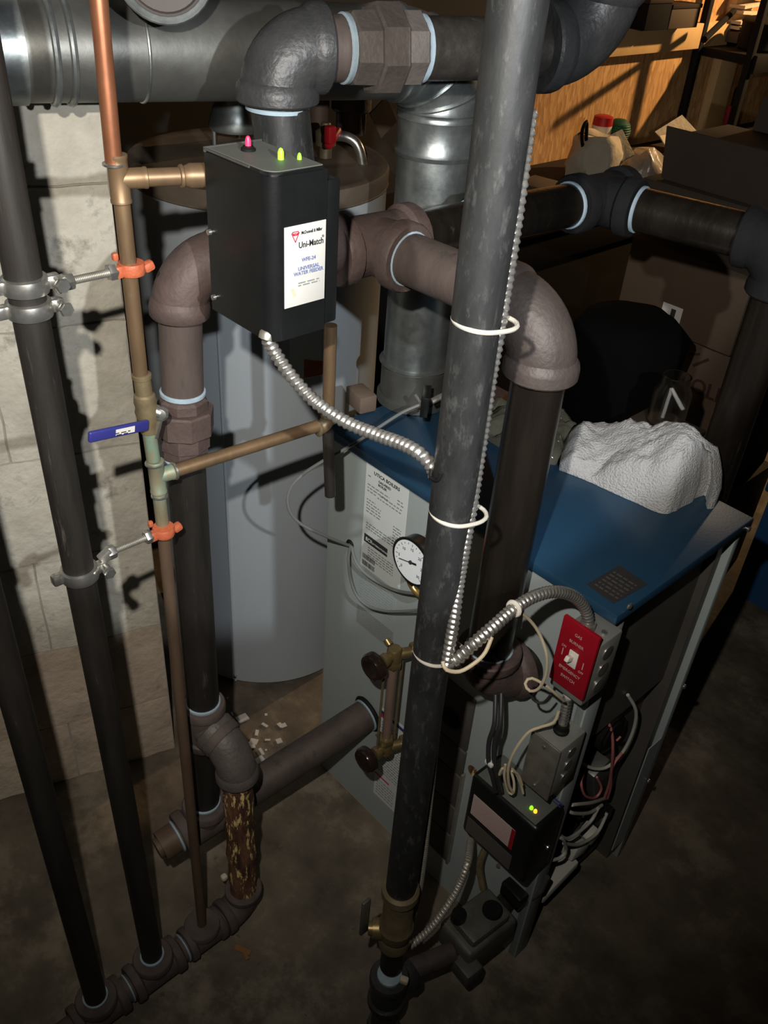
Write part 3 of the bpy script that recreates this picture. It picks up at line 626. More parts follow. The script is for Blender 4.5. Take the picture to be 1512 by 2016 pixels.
b = B(); b.cyl(V((-0.7800, 0.3944, 1.2978)), V((-0.7800, 0.3941, 1.1063)), .0079, 20); b.obj('middle_pipe', 'copper_old', t)
b = B(); b.cyl(V((-0.7800, 0.3970, 1.0410)), V((-0.7800, 0.3986, 1.0004)), .0079, 20); b.obj('short_pipe', 'copper_green', t)
b2 = V((-0.7530, 0.6283, 0.9820)); tc_ = V((-0.7800, 0.4008, 0.9766)); td = (b2-tc_).normalized()
b = B(); b.tee(tc_, V((-0.7800, 0.4005, 0.9997))-tc_, td, .0092, .022, .0098, .004, .02); b.obj('tee', 'copper_green', t)
b = B(); b.band(V((-0.7800, 0.3994, 0.9953)), Z, .0098, .003, .001).band(V((-0.7800, 0.4015, 0.9499)), Z, .0088, .003, .001).band(tc_+td*.022, td, .0098, .003, .001); b.obj('solder_joint', 'steel', t)
b = B(); b.cyl(tc_+td*.018, b2-td*.012, .0079, 20); b.obj('branch_pipe', 'copper_old', t)
b = B(); b.cyl(V((-0.7800, 0.4009, 0.9645)), V((-0.7800, 0.4016, 0.8937)), .0079, 20); b.obj('lower_pipe', 'copper_green', t)
b = B(); b.cyl(V((-0.7800, 0.4016, 0.8937)), V((-.757, .385, .05)), .0079, 20); b.obj('lower_pipe', 'copper_rust', t)
# shut-off valve in it
vt, vb = V((-0.7800, 0.3953, 1.1060)), V((-0.7800, 0.3975, 1.0401)); vx = (vb-vt).normalized(); vl = (vb-vt).length
t = thing('ball_valve', 'small brass ball valve with a blue lever on the copper pipe', 'valve', vb)
b = B(); b.lathe(vt-vx*.004, vx, [(0, .0088), (.001, .0105), (.005, .0105), (.006, .0092), (.024, .0092), (.026, .0115), (.034, .0125), (.04, .0115), (.046, .013), (vl-.008, .0105), (vl, .0098), (vl+.006, .0098), (vl+.007, .0085)], 22); b.obj('valve_body', 'brass_dull', t)
sc = V((-0.7800, 0.4091, 1.0608))+V((.008, .0, 0))
b = B(); b.cyl(V((-0.7800, 0.4002, 1.0656)), sc, .008, 16).lathe(sc-V((.0, .0, .0)), V((.8, -.5, .2)), [(0, .0085), (.003, .0085), (.006, .006), (.007, 0)], 16).box(sc+V((-.004, -.004, -.014)), (.014, .004, .03), Matrix.Rotation(-.35, 3, 'X'), .001); b.obj('stem', 'steel', t)
la, lb = V((-0.7680, 0.3909, 1.0546)), V((-0.7620, 0.3195, 1.0667)); lu = (lb-la).normalized(); lw = Z - lu*lu.z; lw.normalize(); ln = lu.cross(lw)
rt = Matrix((lu, lw, ln)).transposed()
b = B(); b.box((la+lb)/2, ((lb-la).length, .0125, .005), rt, .0022, 3); lv = b.obj('lever', 'lever_blue', t)
b = B(); b.box(la+(lb-la)*.42 + (ln if ln.x > 0 else -ln)*.0026, (.023, .007, .0006), rt); b.obj('lever_label', 'sticker', lv)
b = B(); lines(b, la+(lb-la)*.60+(ln if ln.x > 0 else -ln)*.0031 - lw*.0015, -lu, lw, [(.001, 0, .018), (.002, -.002, .014)], .0012, 3, .0001); b.obj('lever_print', 'ink', lv)
# feeder outlet
t = thing('outlet_pipe', 'short vertical copper pipe leaving the black water feeder, meeting the copper branch', 'pipe', (-0.7534, 0.6345, 0.9827))
ot, ob = V((-0.7541, 0.6337, 1.1154)), V((-0.7538, 0.6340, 0.9812))
b = B(); b.cyl(ot, ob, .0079, 20); b.obj('pipe', 'copper_old', t)
b = B(); b.elbow(ob-Z*.004, Z, -td, .0092, .014, .0098, .005); b.band(ob-td*.016-Z*.004, td, .0098, .003, .001); b.obj('elbow', 'copper_old', t)
b = B(); b.cyl(ob-Z*.012, V((-0.7501, 0.6384, 0.8676)), .0075, 16); o = b.obj('shadow_stub', 'black_pipe', t)  # dark tube added in place of the cast shadow below the outlet pipe

# ---------------------------------------------------------------- steam main overhead
UE = V((-.805, .595, 1.406)); mz = 1.408
ME = V((-0.6874, 0.9651, 1.4080)); md = (ME-UE); md.z = 0; md.normalize(); mq = lambda p: UE + md*((V(p)-UE).dot(md)-.005)
t = thing('steam_main', 'thick black iron steam main crossing the top with a large union', 'pipe', UE)
b = B(); b.cyl(Rtop+ed*.135+Z*.045, UE-Z*.035, .0312, 30); b.obj('riser', 'grey_pipe', t)
seal(t, UE-Z*.055, Z, .0315, .006)
b = B(); b.elbow(UE, -Z, md, .039, .040, .0435, .022, 30); b.obj('elbow', 'fitting_dark', t)
pw = .0318
b = B(); b.cyl(mq((-0.8019, 0.6414, 1.4080)), mq((-0.7901, 0.6799, 1.4080)), pw, 32); b.obj('nipple', 'brown_pipe', t)
seal(t, mq((-0.7991, 0.6506, 1.4080)), md, pw); seal(t, mq((-0.7921, 0.6732, 1.4080)), md, pw, .008)
b = B(); b.lathe(mq((-0.7911, 0.6765, 1.4080)), md, [(0, .034), (.002, .037), ((mq((-0.7837, 0.7007, 1.4080))-mq((-0.7911, 0.6765, 1.4080))).length, .038)], 8, .2); b.hexa(mq((-0.7837, 0.7007, 1.4080)), mq((-0.7750, 0.7290, 1.4080)), .046, 8, .2); b.lathe(mq((-0.7750, 0.7290, 1.4080)), md, [(0, .038), ((mq((-0.7679, 0.7519, 1.4080))-mq((-0.7750, 0.7290, 1.4080))).length, .038), ((mq((-0.7670, 0.7549, 1.4080))-mq((-0.7750, 0.7290, 1.4080))).length, .034)], 8, .2); b.obj('union', 'fitting_grey', t, 25)
seal(t, mq((-0.7661, 0.7579, 1.4080)), md, pw)
b = B(); b.cyl(mq((-0.7674, 0.7537, 1.4080)), mq((-0.7141, 0.9270, 1.4080)), pw, 32); b.obj('pipe', 'black_pipe_side', t)
seal(t, mq((-0.7170, 0.9175, 1.4080)), md, pw+.001, .010)
b = B(); b.elbow(ME, -md, Z+X*.05, .0435, .062, .049, .028, 32); b.obj('elbow', 'fitting_dark', t)
b = B(); b.cyl(ME+Z*.05, ME+Z*.5+X*.03, .034, 30); b.obj('upper_riser', 'grey_pipe', t)

# ---------------------------------------------------------------- gas drop
gx, gy = -.443, .529; 
t = thing('gas_pipe', 'tall black gas pipe standing in the centre foreground in front of the boiler', 'pipe', (gx, gy, 0))
b = B(); b.cyl((gx, gy, V((-0.4430, 0.5290, 0.4183)).z), (gx, gy, 2.1), .0212, 36); b.obj('drop_pipe', 'grey_pipe', t)
b = B(); b.cyl((gx, gy, V((-0.4430, 0.5290, 0.2111)).z), (gx, gy, V((-0.4430, 0.5290, 0.2980)).z), .0168, 28); b.obj('nipple', 'black_pipe', t)
gt = V((gx, gy, V((-0.4430, 0.5290, 0.1406)).z))
b = B(); b.tee(gt, Z, Y, .026, .04, .0305, .018, .045); b.obj('tee', 'fitting_dark', t)
seal(t, gt+Z*.043, Z, .017, .008)
b = B(); b.cyl(gt-Z*.035, (gx, gy, .012), .0205, 28).lathe((gx, gy, .001), Z, [(0, .02), (.003, .027), (.03, .027), (.032, .022)], 8); b.obj('drip_leg', 'fitting_dark', t)
gv = V((-.418, .70, gt.z-.005))
b = B(); b.cyl(gt+Y*.04, gv-Y*.05, .0168, 24); b.obj('feed_pipe', 'brown_pipe', t)
b = B(); b.box(gt+V((.022, .01, .046)), (.014, .01, .012), Matrix.Rotation(.5, 3, 'Z'), .003); b.obj('dope_smear', 'stain', t)
# brass gas cock
gb = V((-0.4430, 0.5290, 0.3532))
t = thing('gas_valve', 'dull brass gas cock low on the central gas pipe', 'valve', gb)
z1_, z0_ = V((-0.4430, 0.5290, 0.4243)).z, V((-0.4430, 0.5290, 0.2729)).z
b = B(); b.lathe((gx, gy, z0_), Z, [(0, .0185), (.004, .0225), (.02, .0225), (.026, .02), (.034, .024), (.055, .026), (.062, .022), (z1_-z0_-.022, .022), (z1_-z0_-.018, .0265), (z1_-z0_-.004, .0265), (z1_-z0_, .0225)], 20, .2); b.obj('valve_body', 'brass_dull', t, 30)
sd = (V((0, 0, .4))-V((gx, gy, .33))); sd.z = 0; sd.normalize(); sd = Matrix.Rotation(1.15, 3, 'Z') @ sd
sd = V((-0.4430, 0.5290, 0.3137)) - V((gx, gy, 0)); sd = -right; sd.z = 0; sd.normalize()
cz = V((gx, gy, z0_+.042))
b = B(); b.cyl(cz+sd*.015, cz+sd*.034, .015, 20).cyl(cz+sd*.034, cz+sd*.04, .010, 16).box(cz+sd*.03-Z*.012, (.014, .014, .012), None, .003); b.obj('plug', 'brass', t)
b = B(); b.box(cz+sd*.046+Z*.03, (.006, .016, .085), None, .003); b.obj('lever', 'jacket_dark', t)

# combination gas control valve
t = thing('gas_control', 'cast grey gas control valve on the floor line at the boiler corner', 'valve', gv)
gr = Matrix.Rotation(-.08, 3, 'Z')
b = B(); b.box(gv+V((0, .01, .0)), (.075, .11, .06), gr, .008, 3).box(gv+V((0, .01, .036)), (.06, .085, .02), gr, .006).box(gv+V((.03, -.045, -.012)), (.04, .035, .035), gr, .005); b.obj('valve_body', 'cast_grey', t)
b = B(); b.lathe(gv+V((.008, .03, .044)), Z, [(0, .017), (.006, .017), (.010, .014), (.010, 0)], 24); b.obj('regulator_cap', 'black_rubber', t)
b = B(); b.lathe(gv+V((-.02, -.022, .044)), Z, [(0, .013), (.016, .012), (.017, 0)], 12); b.obj('control_knob', 'black_plastic', t)
b = B(); b.box(gv+V((.012, .095, .045)), (.045, .05, .035), gr, .004); b.obj('solenoid', 'black_plastic', t)
b = B(); b.tube([gv+V((.03, .09, .03)), gv+V((.045, .105, .075)), gv+V((.045, .112, .105))], .005, 8); b.obj('terminal', 'galv_dark', t)
b = B(); b.cyl(gv+V((0, .06, -.005)), gv+V((-.005, .12, -.005)), .017, 20); b.obj('outlet', 'black_pipe', t)
b = B(); b.tube(curve([gv+V((-.03, .05, .04)), gv+V((-.05, .055, .08)), gv+V((-.055, .07, .11))], .01), .006, 8); b.obj('pilot_tube', 'brass_dull', t)
# ---------------------------------------------------------------- pressure gauge and gauge glass
gc = V((-.642, .70, .791))
t = thing('pressure_gauge', 'round white-faced pressure gauge on a brass loop before the boiler panel', 'gauge', gc)
b = B(); b.lathe(gc+Y*.022, -Y, [(0, .030), (.004, .034), (.020, .0355), (.024, .0375), (.0255, .0375), (.026, .034), (.024, .033)], 40); b.obj('case', 'black_plastic', t)
b = B(); b.lathe(gc-Y*.0025, -Y, [(0, .0335), (.0012, .0335), (.0012, 0)], 40); dl = b.obj('dial', 'dial', t)
b = B()
for k in range(19):
    an = math.radians(225-270*k/18); d_ = V((math.cos(an), 0, math.sin(an))); u_ = V((-math.sin(an), 0, math.cos(an)))
    L_ = .004 if k % 3 == 0 else .0025
    b.box(gc+d_*(.0305-L_/2)-Y*.0039, (L_, .0003, .0007), Matrix((d_, Y, u_)).transposed())
b.obj('tick_marks', 'ink', dl)
for k in range(7):
    an = math.radians(225-270*k/6); d_ = V((math.cos(an), 0, math.sin(an)))
    text(dl, str(k*5), gc+d_*.022-Y*.0037-Z*.0025-X*.003, X, Z, .0065, 'ink', 'numeral')
b = B(); na = math.radians(196); nd = V((math.cos(na), 0, math.sin(na))); nu = V((-math.sin(na), 0, math.cos(na)))
b.box(gc+nd*.006-Y*.005, (.034, .0006, .0011), Matrix((nd, Y, nu)).transposed()).lathe(gc-Y*.0037, -Y, [(0, .003), (.0018, .003), (.0018, 0)], 14).box(gc-nd*.008-Y*.005, (.008, .0006, .003), Matrix((nd, Y, nu)).transposed()); b.obj('needle', 'ink', t)
sp = [gc+V((0, .02, -.03))]
lc = V((-0.6500, 0.7280, 0.7311)); sp = []
for k in range(20):
    an = math.radians(100+k*20); sp.append(lc+V((math.cos(an)*.026, .0006*k, math.sin(an)*.026)))
b = B(); b.tube([gc+V((0, .012, -.03))]+sp, .0052, 12).tube([sp[-1], sp[-1]+V((.01, .02, .0)), V((-.63, .79, .735))], .0055, 12); o = b.obj('siphon_loop', 'gold', t)
b = B(); b.box(gc+V((.026, .03, .03)), (.02, .02, .03), Matrix.Rotation(.4, 3, 'Y'), .002); o = b.obj('rear_plate', 'orange', t)
vx_, vy_ = -.688, .73
t = thing('gauge_glass', 'sight glass with two brass valves and round dark handwheels on the panel', 'sight glass', (vx_, vy_, .31))
for zv, s_ in ((.556, 1), (.332, -1)):
    vb_ = B(); vb_.cyl((vx_, vy_, zv), (vx_+.03, .79, zv), .009, 16).hexa((vx_+.012, .755, zv), (vx_+.02, .772, zv), .015).lathe((vx_, vy_, zv-.016), Z, [(0, .009), (.004, .0125), (.026, .0125), (.03, .010)], 16)
    vb_.lathe((vx_, vy_, zv-s_*.018-.008), Z, [(0, .0125), (.003, .014), (.012, .014), (.015, .0125)], 6, .3)
    vb_.lathe((vx_, vy_-.010, zv), -Y, [(0, .009), (.006, .0095), (.007, .0115), (.016, .0115), (.017, .006), (.03, .005)], 16).lathe((vx_-.012, vy_, zv+.012), V((-.8, 0, .5)), [(0, .006), (.01, .006), (.011, .004)], 10)
    vo = vb_.obj('valve_body', 'brass', t)
    b = B(); b.lathe((vx_+.002, vy_-.036, zv+.004), -Y, [(0, .008), (0, .019), (.003, .023), (.013, .0235), (.018, .021), (.019, .016), (.016, .010), (.017, 0)], 26)
    b.obj('handwheel', 'bronze_glass', t)
b = B(); b.cyl((vx_, vy_, .352), (vx_, vy_, .536), .0078, 18); b.obj('glass_tube', 'tube_glass', t)
for s_ in (-1, 1):
    b = B(); b.tube([(vx_+.0, vy_+.02*s_, .34), (vx_+.0, vy_+.02*s_, .545)], .0022, 8); b.obj('guard_rod', 'brass_dull', t)

# ---------------------------------------------------------------- electrical boxes
t = thing('emergency_switch', 'red emergency switch plate on a steel box at the panel corner', 'switch', (-.388, .79, .73))
b = B(); b.bb(-.412, -.360, .735, .7895, .716, .818, .003); b.obj('switch_box', 'box_steel', t)
for k in range(3):
    b = B(); b.lathe((-.3598, .763, .738+k*.029), X, [(0, .0105), (.0012, .0105), (.0018, .008), (.0018, 0)], 20); b.obj('knockout', 'steel', t)
b = B(); b.lathe((-.372, .765, .8178), Z, [(0, .0045), (.003, .004), (.004, 0)], 10); b.obj('screw', 'steel', t)
rp0 = V((-.4115, .7285, .7325))
b = B(); b.slab(rp0, X, Z, .054, .108, .0065, .0018); pl = b.obj('switch_plate', 'red_plate', t)
for s_, x_, z_, sz in (('GAS', .027, .090, .0065), ('BURNER', .027, .077, .0065), ('EMERGENCY', .027, .030, .0065), ('SWITCH', .027, .018, .0065), ('ON', .011, .064, .005), ('OFF', .042, .041, .005)):
    text(pl, s_, rp0+X*x_+Z*z_-Y*.0003, X, Z, sz, 'print_pale', 'lettering', 'CENTER', squeeze=.88)
b = B(); b.slab(rp0+X*.0205+Z*.042-Y*.002, X, Z, .0135, .025, .002, .0008); b.obj('toggle_plate', 'white_plastic', pl)
b = B(); b.box(rp0+V((.0255, -.007, .058)), (.006, .014, .008), Matrix.Rotation(-.5, 3, 'X'), .0015); b.obj('toggle', 'white_plastic', pl)
b = B(); b.slab(rp0+X*.010+Z*.05-Y*.0004, X, Z, .0012, .011, .0003).slab(rp0+X*.042+Z*.048-Y*.0004, X, Z, .0012, .011, .0003); b.obj('arrow_mark', 'print_pale', pl)
t = thing('junction_box', 'plain grey steel junction box below the red switch plate', 'box', (-.395, .79, .545))
b = B(); b.bb(-.416, -.369, .732, .7895, .520, .622, .003); b.obj('box_body', 'box_steel', t)
b = B(); b.bb(-.4175, -.3675, .7295, .733, .519, .6235, .0012); b.obj('cover', 'zinc', t)
for k in range(3):
    b = B(); b.lathe((-.3688, .762, .545+k*.027), X, [(0, .009), (.0012, .009), (.0016, .007), (.0016, 0)], 20); b.obj('knockout', 'steel', t)
for z_ in (.53, .612):
    b = B(); b.lathe((-.393, .7295, z_), -Y, [(0, .0032), (.002, .0025), (.0025, 0)], 10); b.obj('screw', 'steel', t)
b = B(); b.lathe((-.392, .762, .622), Z, [(0, .011), (.004, .011), (.006, .009), (.014, .009), (.015, .007)], 16); b.obj('cable_connector', 'black_rubber', t)
# low water cut-off
t = thing('water_cutoff', 'black plastic control box with a pale label and lit green light', 'control', (-.43, .79, .39))
b = B(); b.bb(-.496, -.366, .722, .789, .317, .458, .008, 3); b.obj('housing', 'black_plastic', t)
b = B(); b.bb(-.488, -.374, .728, .787, .4575, .4595, .001); b.obj('top_face', 'housing_top', t)
b = B(); b.slab((-.484, .7215, .374), X, Z, .084, .047, .0007); cl = b.obj('control_label', 'print_pale', t)
b = B(); b.slab((-.406, .7211, .374), X, Z, .0075, .047, .0004); b.obj('red_band', 'red_plate', cl)
b = B(); lines(b, (-.484, .7212, .374), X, Z, [(.004, .041-k*.0045, .07) for k in range(9)], .0012, 4, .0002); b.obj('label_print', 'print_brown', cl)
b = B(); b.slab((-.487, .7215, .326), X, Z, .092, .036, .0007); b.obj('lower_panel', 'jacket_dark', t)
for p_, m_ in (((-.396, .744, .4595), 'led_green'), ((-.3885, .744, .4595), 'led_amber')):
    b = B(); b.lathe(p_, Z, [(0, .0028), (.003, .0028), (.0052, .0018), (.0058, 0)], 12); b.obj('indicator', m_, t)
b = B(); b.lathe((-.4525, .758, .4592), Z, [(0, .012), (.001, .012), (.001, 0)], 20); b.obj('cable_hole', 'black_rubber', t)
b = B(); b.slab((-.3995, .7835, .4598), X, Y, .03, .003, .0004).slab((-.3995, .7785, .4598), X, Y, .03, .002, .0004); b.obj('terminal_strip', 'navy', t)
b = B(); b.lathe((-.366, .768, .375), X, [(0, .0045), (.002, .004), (.003, 0)], 10); b.obj('screw', 'steel', t)
# conduit stub between the two boxes
t = thing('armored_cable', 'short armoured stub joining the red switch box to the junction box', 'cable', (-.392, .762, .64))
b = B(); b.cable([(-.392, .762, .634), (-.393, .760, .67), (-.394, .760, .70), (-.392, .762, .718)], .006); b.obj('armor', 'armor', t)
b = B(); b.lathe((-.393, .761, .69), Z, [(0, .0075), (.003, .009), (.009, .009), (.012, .0075)], 8); b.obj('fitting', 'ptfe', t)

# ---------------------------------------------------------------- water feeder
fx0, fx1, fy0, fy1 = -.740, -.6375, .462, .527
FU, FW = Y, Z
t = thing('water_feeder', 'black water feeder box with a white label and green light, beside copper branch', 'water feeder', (-.68, .5, 1.18))
zb_, zt_ = 1.181, 1.339
bm = bmesh.new(); rc = .014; prof = [(fx0, fy1), (fx0, fy0)]
for k in range(7):
    an = -math.pi/2+math.pi/2*k/6; prof.append((fx1-rc+rc*math.cos(an), fy0+rc+rc*math.sin(an)))
prof += [(fx1, fy1)]
k_ = B(); k_.prism(prof, zb_, zt_); bmesh.ops.bevel(k_.bm, geom=[e for e in k_.bm.edges if all(abs(v.co.z-zt_) < 1e-5 for v in e.verts)], offset=.003, segments=2, affect='EDGES')
k_.obj('cover', 'black_plastic', t)
pr2 = [(x_*.93+(fx0+fx1)/2*.07, y_*.9+(fy0+fy1)/2*.1) for x_, y_ in prof]
k_ = B(); k_.prism(pr2, zt_-.0005, zt_+.0008); k_.obj('top_face', 'housing_top', t)
k_ = B(); k_.bb(fx0+.01, fx1-.004, fy1, fy1+.020, zb_+.002, zt_-.014, .003); k_.obj('back_box', 'black_plastic', t)
k_ = B(); k_.bb(fx0, fx0+.0015, fy0-.0006, fy1, zt_-.003, zt_+.0015).bb(fx0+.001, fx1-.03, fy0-.0006, fy0+.0008, zt_-.001, zt_+.001); k_.obj('edge_strip', 'galv_dark', t)
for p_, m_, r_ in (((-.672, .500, zt_), 'led_green', .0028), ((-.664, .515, zt_-.004), 'led_green_dim', .0022), ((-.7115, .492, zt_+.003), 'led_red', .0027)):
    k_ = B(); k_.lathe(p_, Z, [(0, r_), (.007, r_), (.010, r_*.6), (.011, 0)], 14); k_.obj('indicator', m_, t)
k_ = B(); k_.lathe((-.7115, .492, zt_), Z, [(0, .007), (.003, .007), (.004, .005), (.005, .005)], 16); k_.obj('button_base', 'black_rubber', t)
for p_ in ((fx0+.004, fy0, 1.262), (fx0+.006, fy0, 1.196)):
    k_ = B(); k_.lathe(p_, -Y, [(0, .003), (.003, .0028), (.004, 0)], 10); k_.obj('screw', 'steel', t)
LO = V((fx1+.0006, .4775, 1.2135)); lw_, lh_ = .0485, .0775
k_ = B(); k_.slab(LO, Y, Z, lw_, lh_, .0008, .0003); lb_ = k_.obj('feeder_label', 'sticker', t)
T = lambda s_, y_, z_, sz, m_, bold=0, al='CENTER', sq=1: text(lb_, s_, LO+Y*(y_*1.31)+Z*z_, Y, Z, sz*1.2, m_, 'lettering', al, bold, sq)
T('McDonnell & Miller', .0145, .0685, .0036, 'ink', .004, 'LEFT', .72)
T('Uni-Match', .0235, .056, .0068, 'ink', .006, 'CENTER', .86); T('®', .0342, .0615, .003, 'ink')
T('WFE-24', .0215, .0425, .0042, 'ink_blue', .002); T('UNIVERSAL', .0215, .0345, .0042, 'ink_blue', .004); T('WATER FEEDER', .0215, .0300, .0042, 'ink_blue', .004)
k_ = B(); lines(k_, LO, Y, Z, [(.016, .0215, .026), (.016, .0190, .026)], .0012, 2, .0003); k_.obj('label_print', 'ink_grey', lb_)
hc_ = LO+Y*.0122+Z*.0685+X*.0004; k_ = B()
for a_, c_ in (((-.0042, .002), (0, -.006)), ((.0042, .002), (0, -.006)), ((-.0042, .002), (-.003, .0035)), ((.0042, .002), (.003, .0035)), ((-.003, .0035), (.003, .0035))):
    pa, pb = hc_+Y*a_[0]+Z*a_[1], hc_+Y*c_[0]+Z*c_[1]; u_ = (pb-pa); L_ = u_.length; u_.normalize(); w_ = X.cross(u_)
    k_.box((pa+pb)/2, (L_+.0006, .0008, .0003), Matrix((u_, w_, X)).transposed())
k_.obj('emblem', 'ink_red', lb_)
T('M&M', .0095, .0683, .0034, 'ink_red', .004, 'CENTER', .8)
k_ = B(); k_.box(LO+Y*.0105+Z*.014+X*.0001, (.0003, .0035, .009), Matrix.Rotation(.4, 3, 'X')); k_.obj('stain', 'stain', lb_)

# ---------------------------------------------------------------- armoured cables, ties and wires
def cable(name, label, pts, r, mt, pitch=.0062, group=None, parts=()):
    t = thing(name, label, 'cable', pts[0], group); b = B(); b.cable(pts, r, pitch); b.obj('armor', mt, t); return t
t = cable('armored_cable', 'shiny armoured cable sagging from the black feeder to the gas pipe',
      [(-0.6499, 0.4665, 1.1804), (-0.6448, 0.4736, 1.1631), (-0.6278, 0.4795, 1.1450), (-0.6057, 0.4914, 1.1236), (-0.5705, 0.5021, 1.1131), (-0.5351, 0.5112, 1.1124), (-0.5032, 0.5150, 1.1163), (-0.4801, 0.5163, 1.1166), (-0.4678, 0.5208, 1.1082), (-0.4641, 0.5240, 1.0974)], .0062, 'armor')
b = B(); b.lathe((-0.6505, 0.4657, 1.1814), V((0, .3, 1)), [(0, .0085), (.006, .0085), (.008, .007)], 10); b.obj('connector', 'zinc', t)
b = B(); b.tube(curve([(-0.4600, 0.5143, 1.1091), (-0.4568, 0.5105, 1.1038), (-0.4451, 0.5075, 1.1084), (-0.4416, 0.5065, 1.1190)], .004), .0022, 8); b.obj('tie', 'black_rubber', t)
CG = 'armoured cables tied to the gas pipe'
t = cable('armored_cable', 'armoured cable tied along the right side of the tall gas pipe',
      [(-0.4352, 0.5483, 1.4222), (-0.4348, 0.5486, 1.3923), (-0.4342, 0.5491, 1.3549), (-0.4339, 0.5493, 1.3150), (-0.4341, 0.5491, 1.2765), (-0.4341, 0.5491, 1.2495), (-0.4350, 0.5484, 1.2066), (-0.4349, 0.5485, 1.1502), (-0.4317, 0.5447, 1.1036), (-0.4286, 0.5407, 1.0720), (-0.4261, 0.5363, 1.0327), (-0.4266, 0.5359, 0.9807), (-0.4197, 0.5287, 0.9344), (-0.4138, 0.5206, 0.9039), (-0.4107, 0.5166, 0.8887)], .0060, 'armor')
t = cable('armored_cable', 'armoured cable curving from the gas pipe to the red switch box',
      [(-0.4153, 0.5194, 0.8863), (-0.4060, 0.5267, 0.8966), (-0.4015, 0.5426, 0.9109), (-0.4018, 0.5732, 0.9180), (-0.4043, 0.6078, 0.9221), (-0.4049, 0.6431, 0.9206), (-0.4030, 0.6795, 0.9099), (-0.4004, 0.7156, 0.8868), (-0.3960, 0.7408, 0.8601), (-0.3920, 0.7520, 0.8377), (-0.3906, 0.7549, 0.8260)], .0066, 'armor')
b = B(); b.lathe((-0.3909, 0.7548, 0.8276), -Z, [(0, .0105), (.006, .0105), (.012, .009)], 8); b.obj('connector', 'zinc', t)
t = cable('armored_cable', 'dull flexible cable running down the lower gas pipe edge to the floor',
      [(-0.4401, 0.5443, 0.8329), (-0.4379, 0.5461, 0.7749), (-0.4395, 0.5512, 0.7065), (-0.4408, 0.5566, 0.6224), (-0.4419, 0.5621, 0.5302), (-0.4430, 0.5676, 0.4412), (-0.4460, 0.5716, 0.3566), (-0.4493, 0.5690, 0.2794), (-0.4509, 0.5614, 0.2354)], .0055, 'armor_dull', .005)
t = cable('armored_cable', 'armoured cable bending from the black control box down to the gas pipe base',
      [(-0.4881, 0.7450, 0.2730), (-0.4480, 0.6868, 0.3147), (-0.4420, 0.6668, 0.2801), (-0.4378, 0.6395, 0.2580), (-0.4377, 0.6090, 0.2343), (-0.4416, 0.5813, 0.2201), (-0.4464, 0.5649, 0.2135)], .0058, 'armor_dull', .0058)
# zip ties round the gas pipe
def tie(label, zc, tilt):
    c = V((gx+.002, gy+.002, zc)); ax = (Z + right*tilt).normalized(); t = thing('zip_tie', label, 'cable tie', c, 'white ties on the gas pipe')
    s_ = V((right.x, right.y, 0)).normalized()
    b = B(); n_ = 40; bm = b.bm; P_ = []
    u_ = (s_ - ax*s_.dot(ax)).normalized(); v_ = ax.cross(u_)
    for k in range(n_+1):
        an = 2*math.pi*k/n_; rr = .0222 + .0105*max(0, math.cos(an-.15))**4; P_.append(c+u_*rr*math.cos(an)+v_*rr*math.sin(an))
    b.tube(P_, .0021, 8, False); b.obj('strap', 'tie', t)
    b = B(); b.box(c-u_*.010+v_*.024, (.007, .005, .006), Matrix((u_, v_, ax)).transposed(), .001); b.obj('tie_head', 'tie', t)
tie('topmost white cable tie round the gas pipe', V((-0.4430, 0.5290, 1.2594)).z, .06)
tie('white cable tie at half height on the gas pipe, beside the gauge', V((-0.4430, 0.5290, 1.0639)).z, .08)
tie('lowest white cable tie on the gas pipe, beside the upper handwheel', V((-0.4430, 0.5290, 0.8783)).z, .05)
# tie and trailing wire on the switch cable
tc2 = V((-0.4036, 0.6083, 0.9238)); t = thing('thermostat_wire', 'thin cream wire looping past the red switch plate into the black control box', 'wire', tc2)
b = B(); b.torus(tc2, V((-0.4049, 0.6431, 0.9206))-V((-0.4043, 0.6078, 0.9221)), .0075, .0028, 18, 8); b.obj('tie', 'white_plastic', t)
b = B(); b.tube(curve([tc2, (-0.3999, 0.6345, 0.8966), (-0.3919, 0.6512, 0.8696), (-0.3805, 0.6579, 0.8404), (-0.3793, 0.6643, 0.8039), (-0.3857, 0.6664, 0.7747), (-0.3968, 0.6657, 0.7623), (-0.4052, 0.6665, 0.7681), (-0.4028, 0.6738, 0.7741), (-0.3887, 0.6877, 0.7631), (-0.3803, 0.7038, 0.7430), (-0.3783, 0.7219, 0.7211)], .006), .0019, 8); b.obj('wire', 'cream_wire', t)
b = B(); b.tube(curve([(-0.3878, 0.7338, 0.6851), (-0.3878, 0.7282, 0.6675), (-0.3995, 0.7161, 0.6558), (-0.4079, 0.7056, 0.6458), (-0.4150, 0.6956, 0.6127), (-0.4184, 0.6935, 0.5736), (-0.4158, 0.7010, 0.5312), (-0.4115, 0.7093, 0.5114)], .006), .0021, 8); b.obj('wire', 'cream_wire', t)
b = B(); b.tube(curve([(-0.4251, 0.6953, 0.5710), (-0.4230, 0.6966, 0.5444), (-0.4177, 0.7056, 0.5103), (-0.4112, 0.7094, 0.5092), (-0.4157, 0.7126, 0.5272), (-0.4248, 0.7131, 0.5426)], .005), .0019, 8).tube(curve([(-0.4321, 0.6969, 0.5406), (-0.4297, 0.6984, 0.5563), (-0.4228, 0.7142, 0.5469), (-0.4135, 0.7254, 0.5187), (-0.4067, 0.7293, 0.4969)], .005), .0019, 8).tube(curve([(-0.4185, 0.7052, 0.5553), (-0.4155, 0.7185, 0.5395), (-0.4104, 0.7272, 0.5146)], .005), .0019, 8); b.obj('wire_loops', 'cream_wire', t)
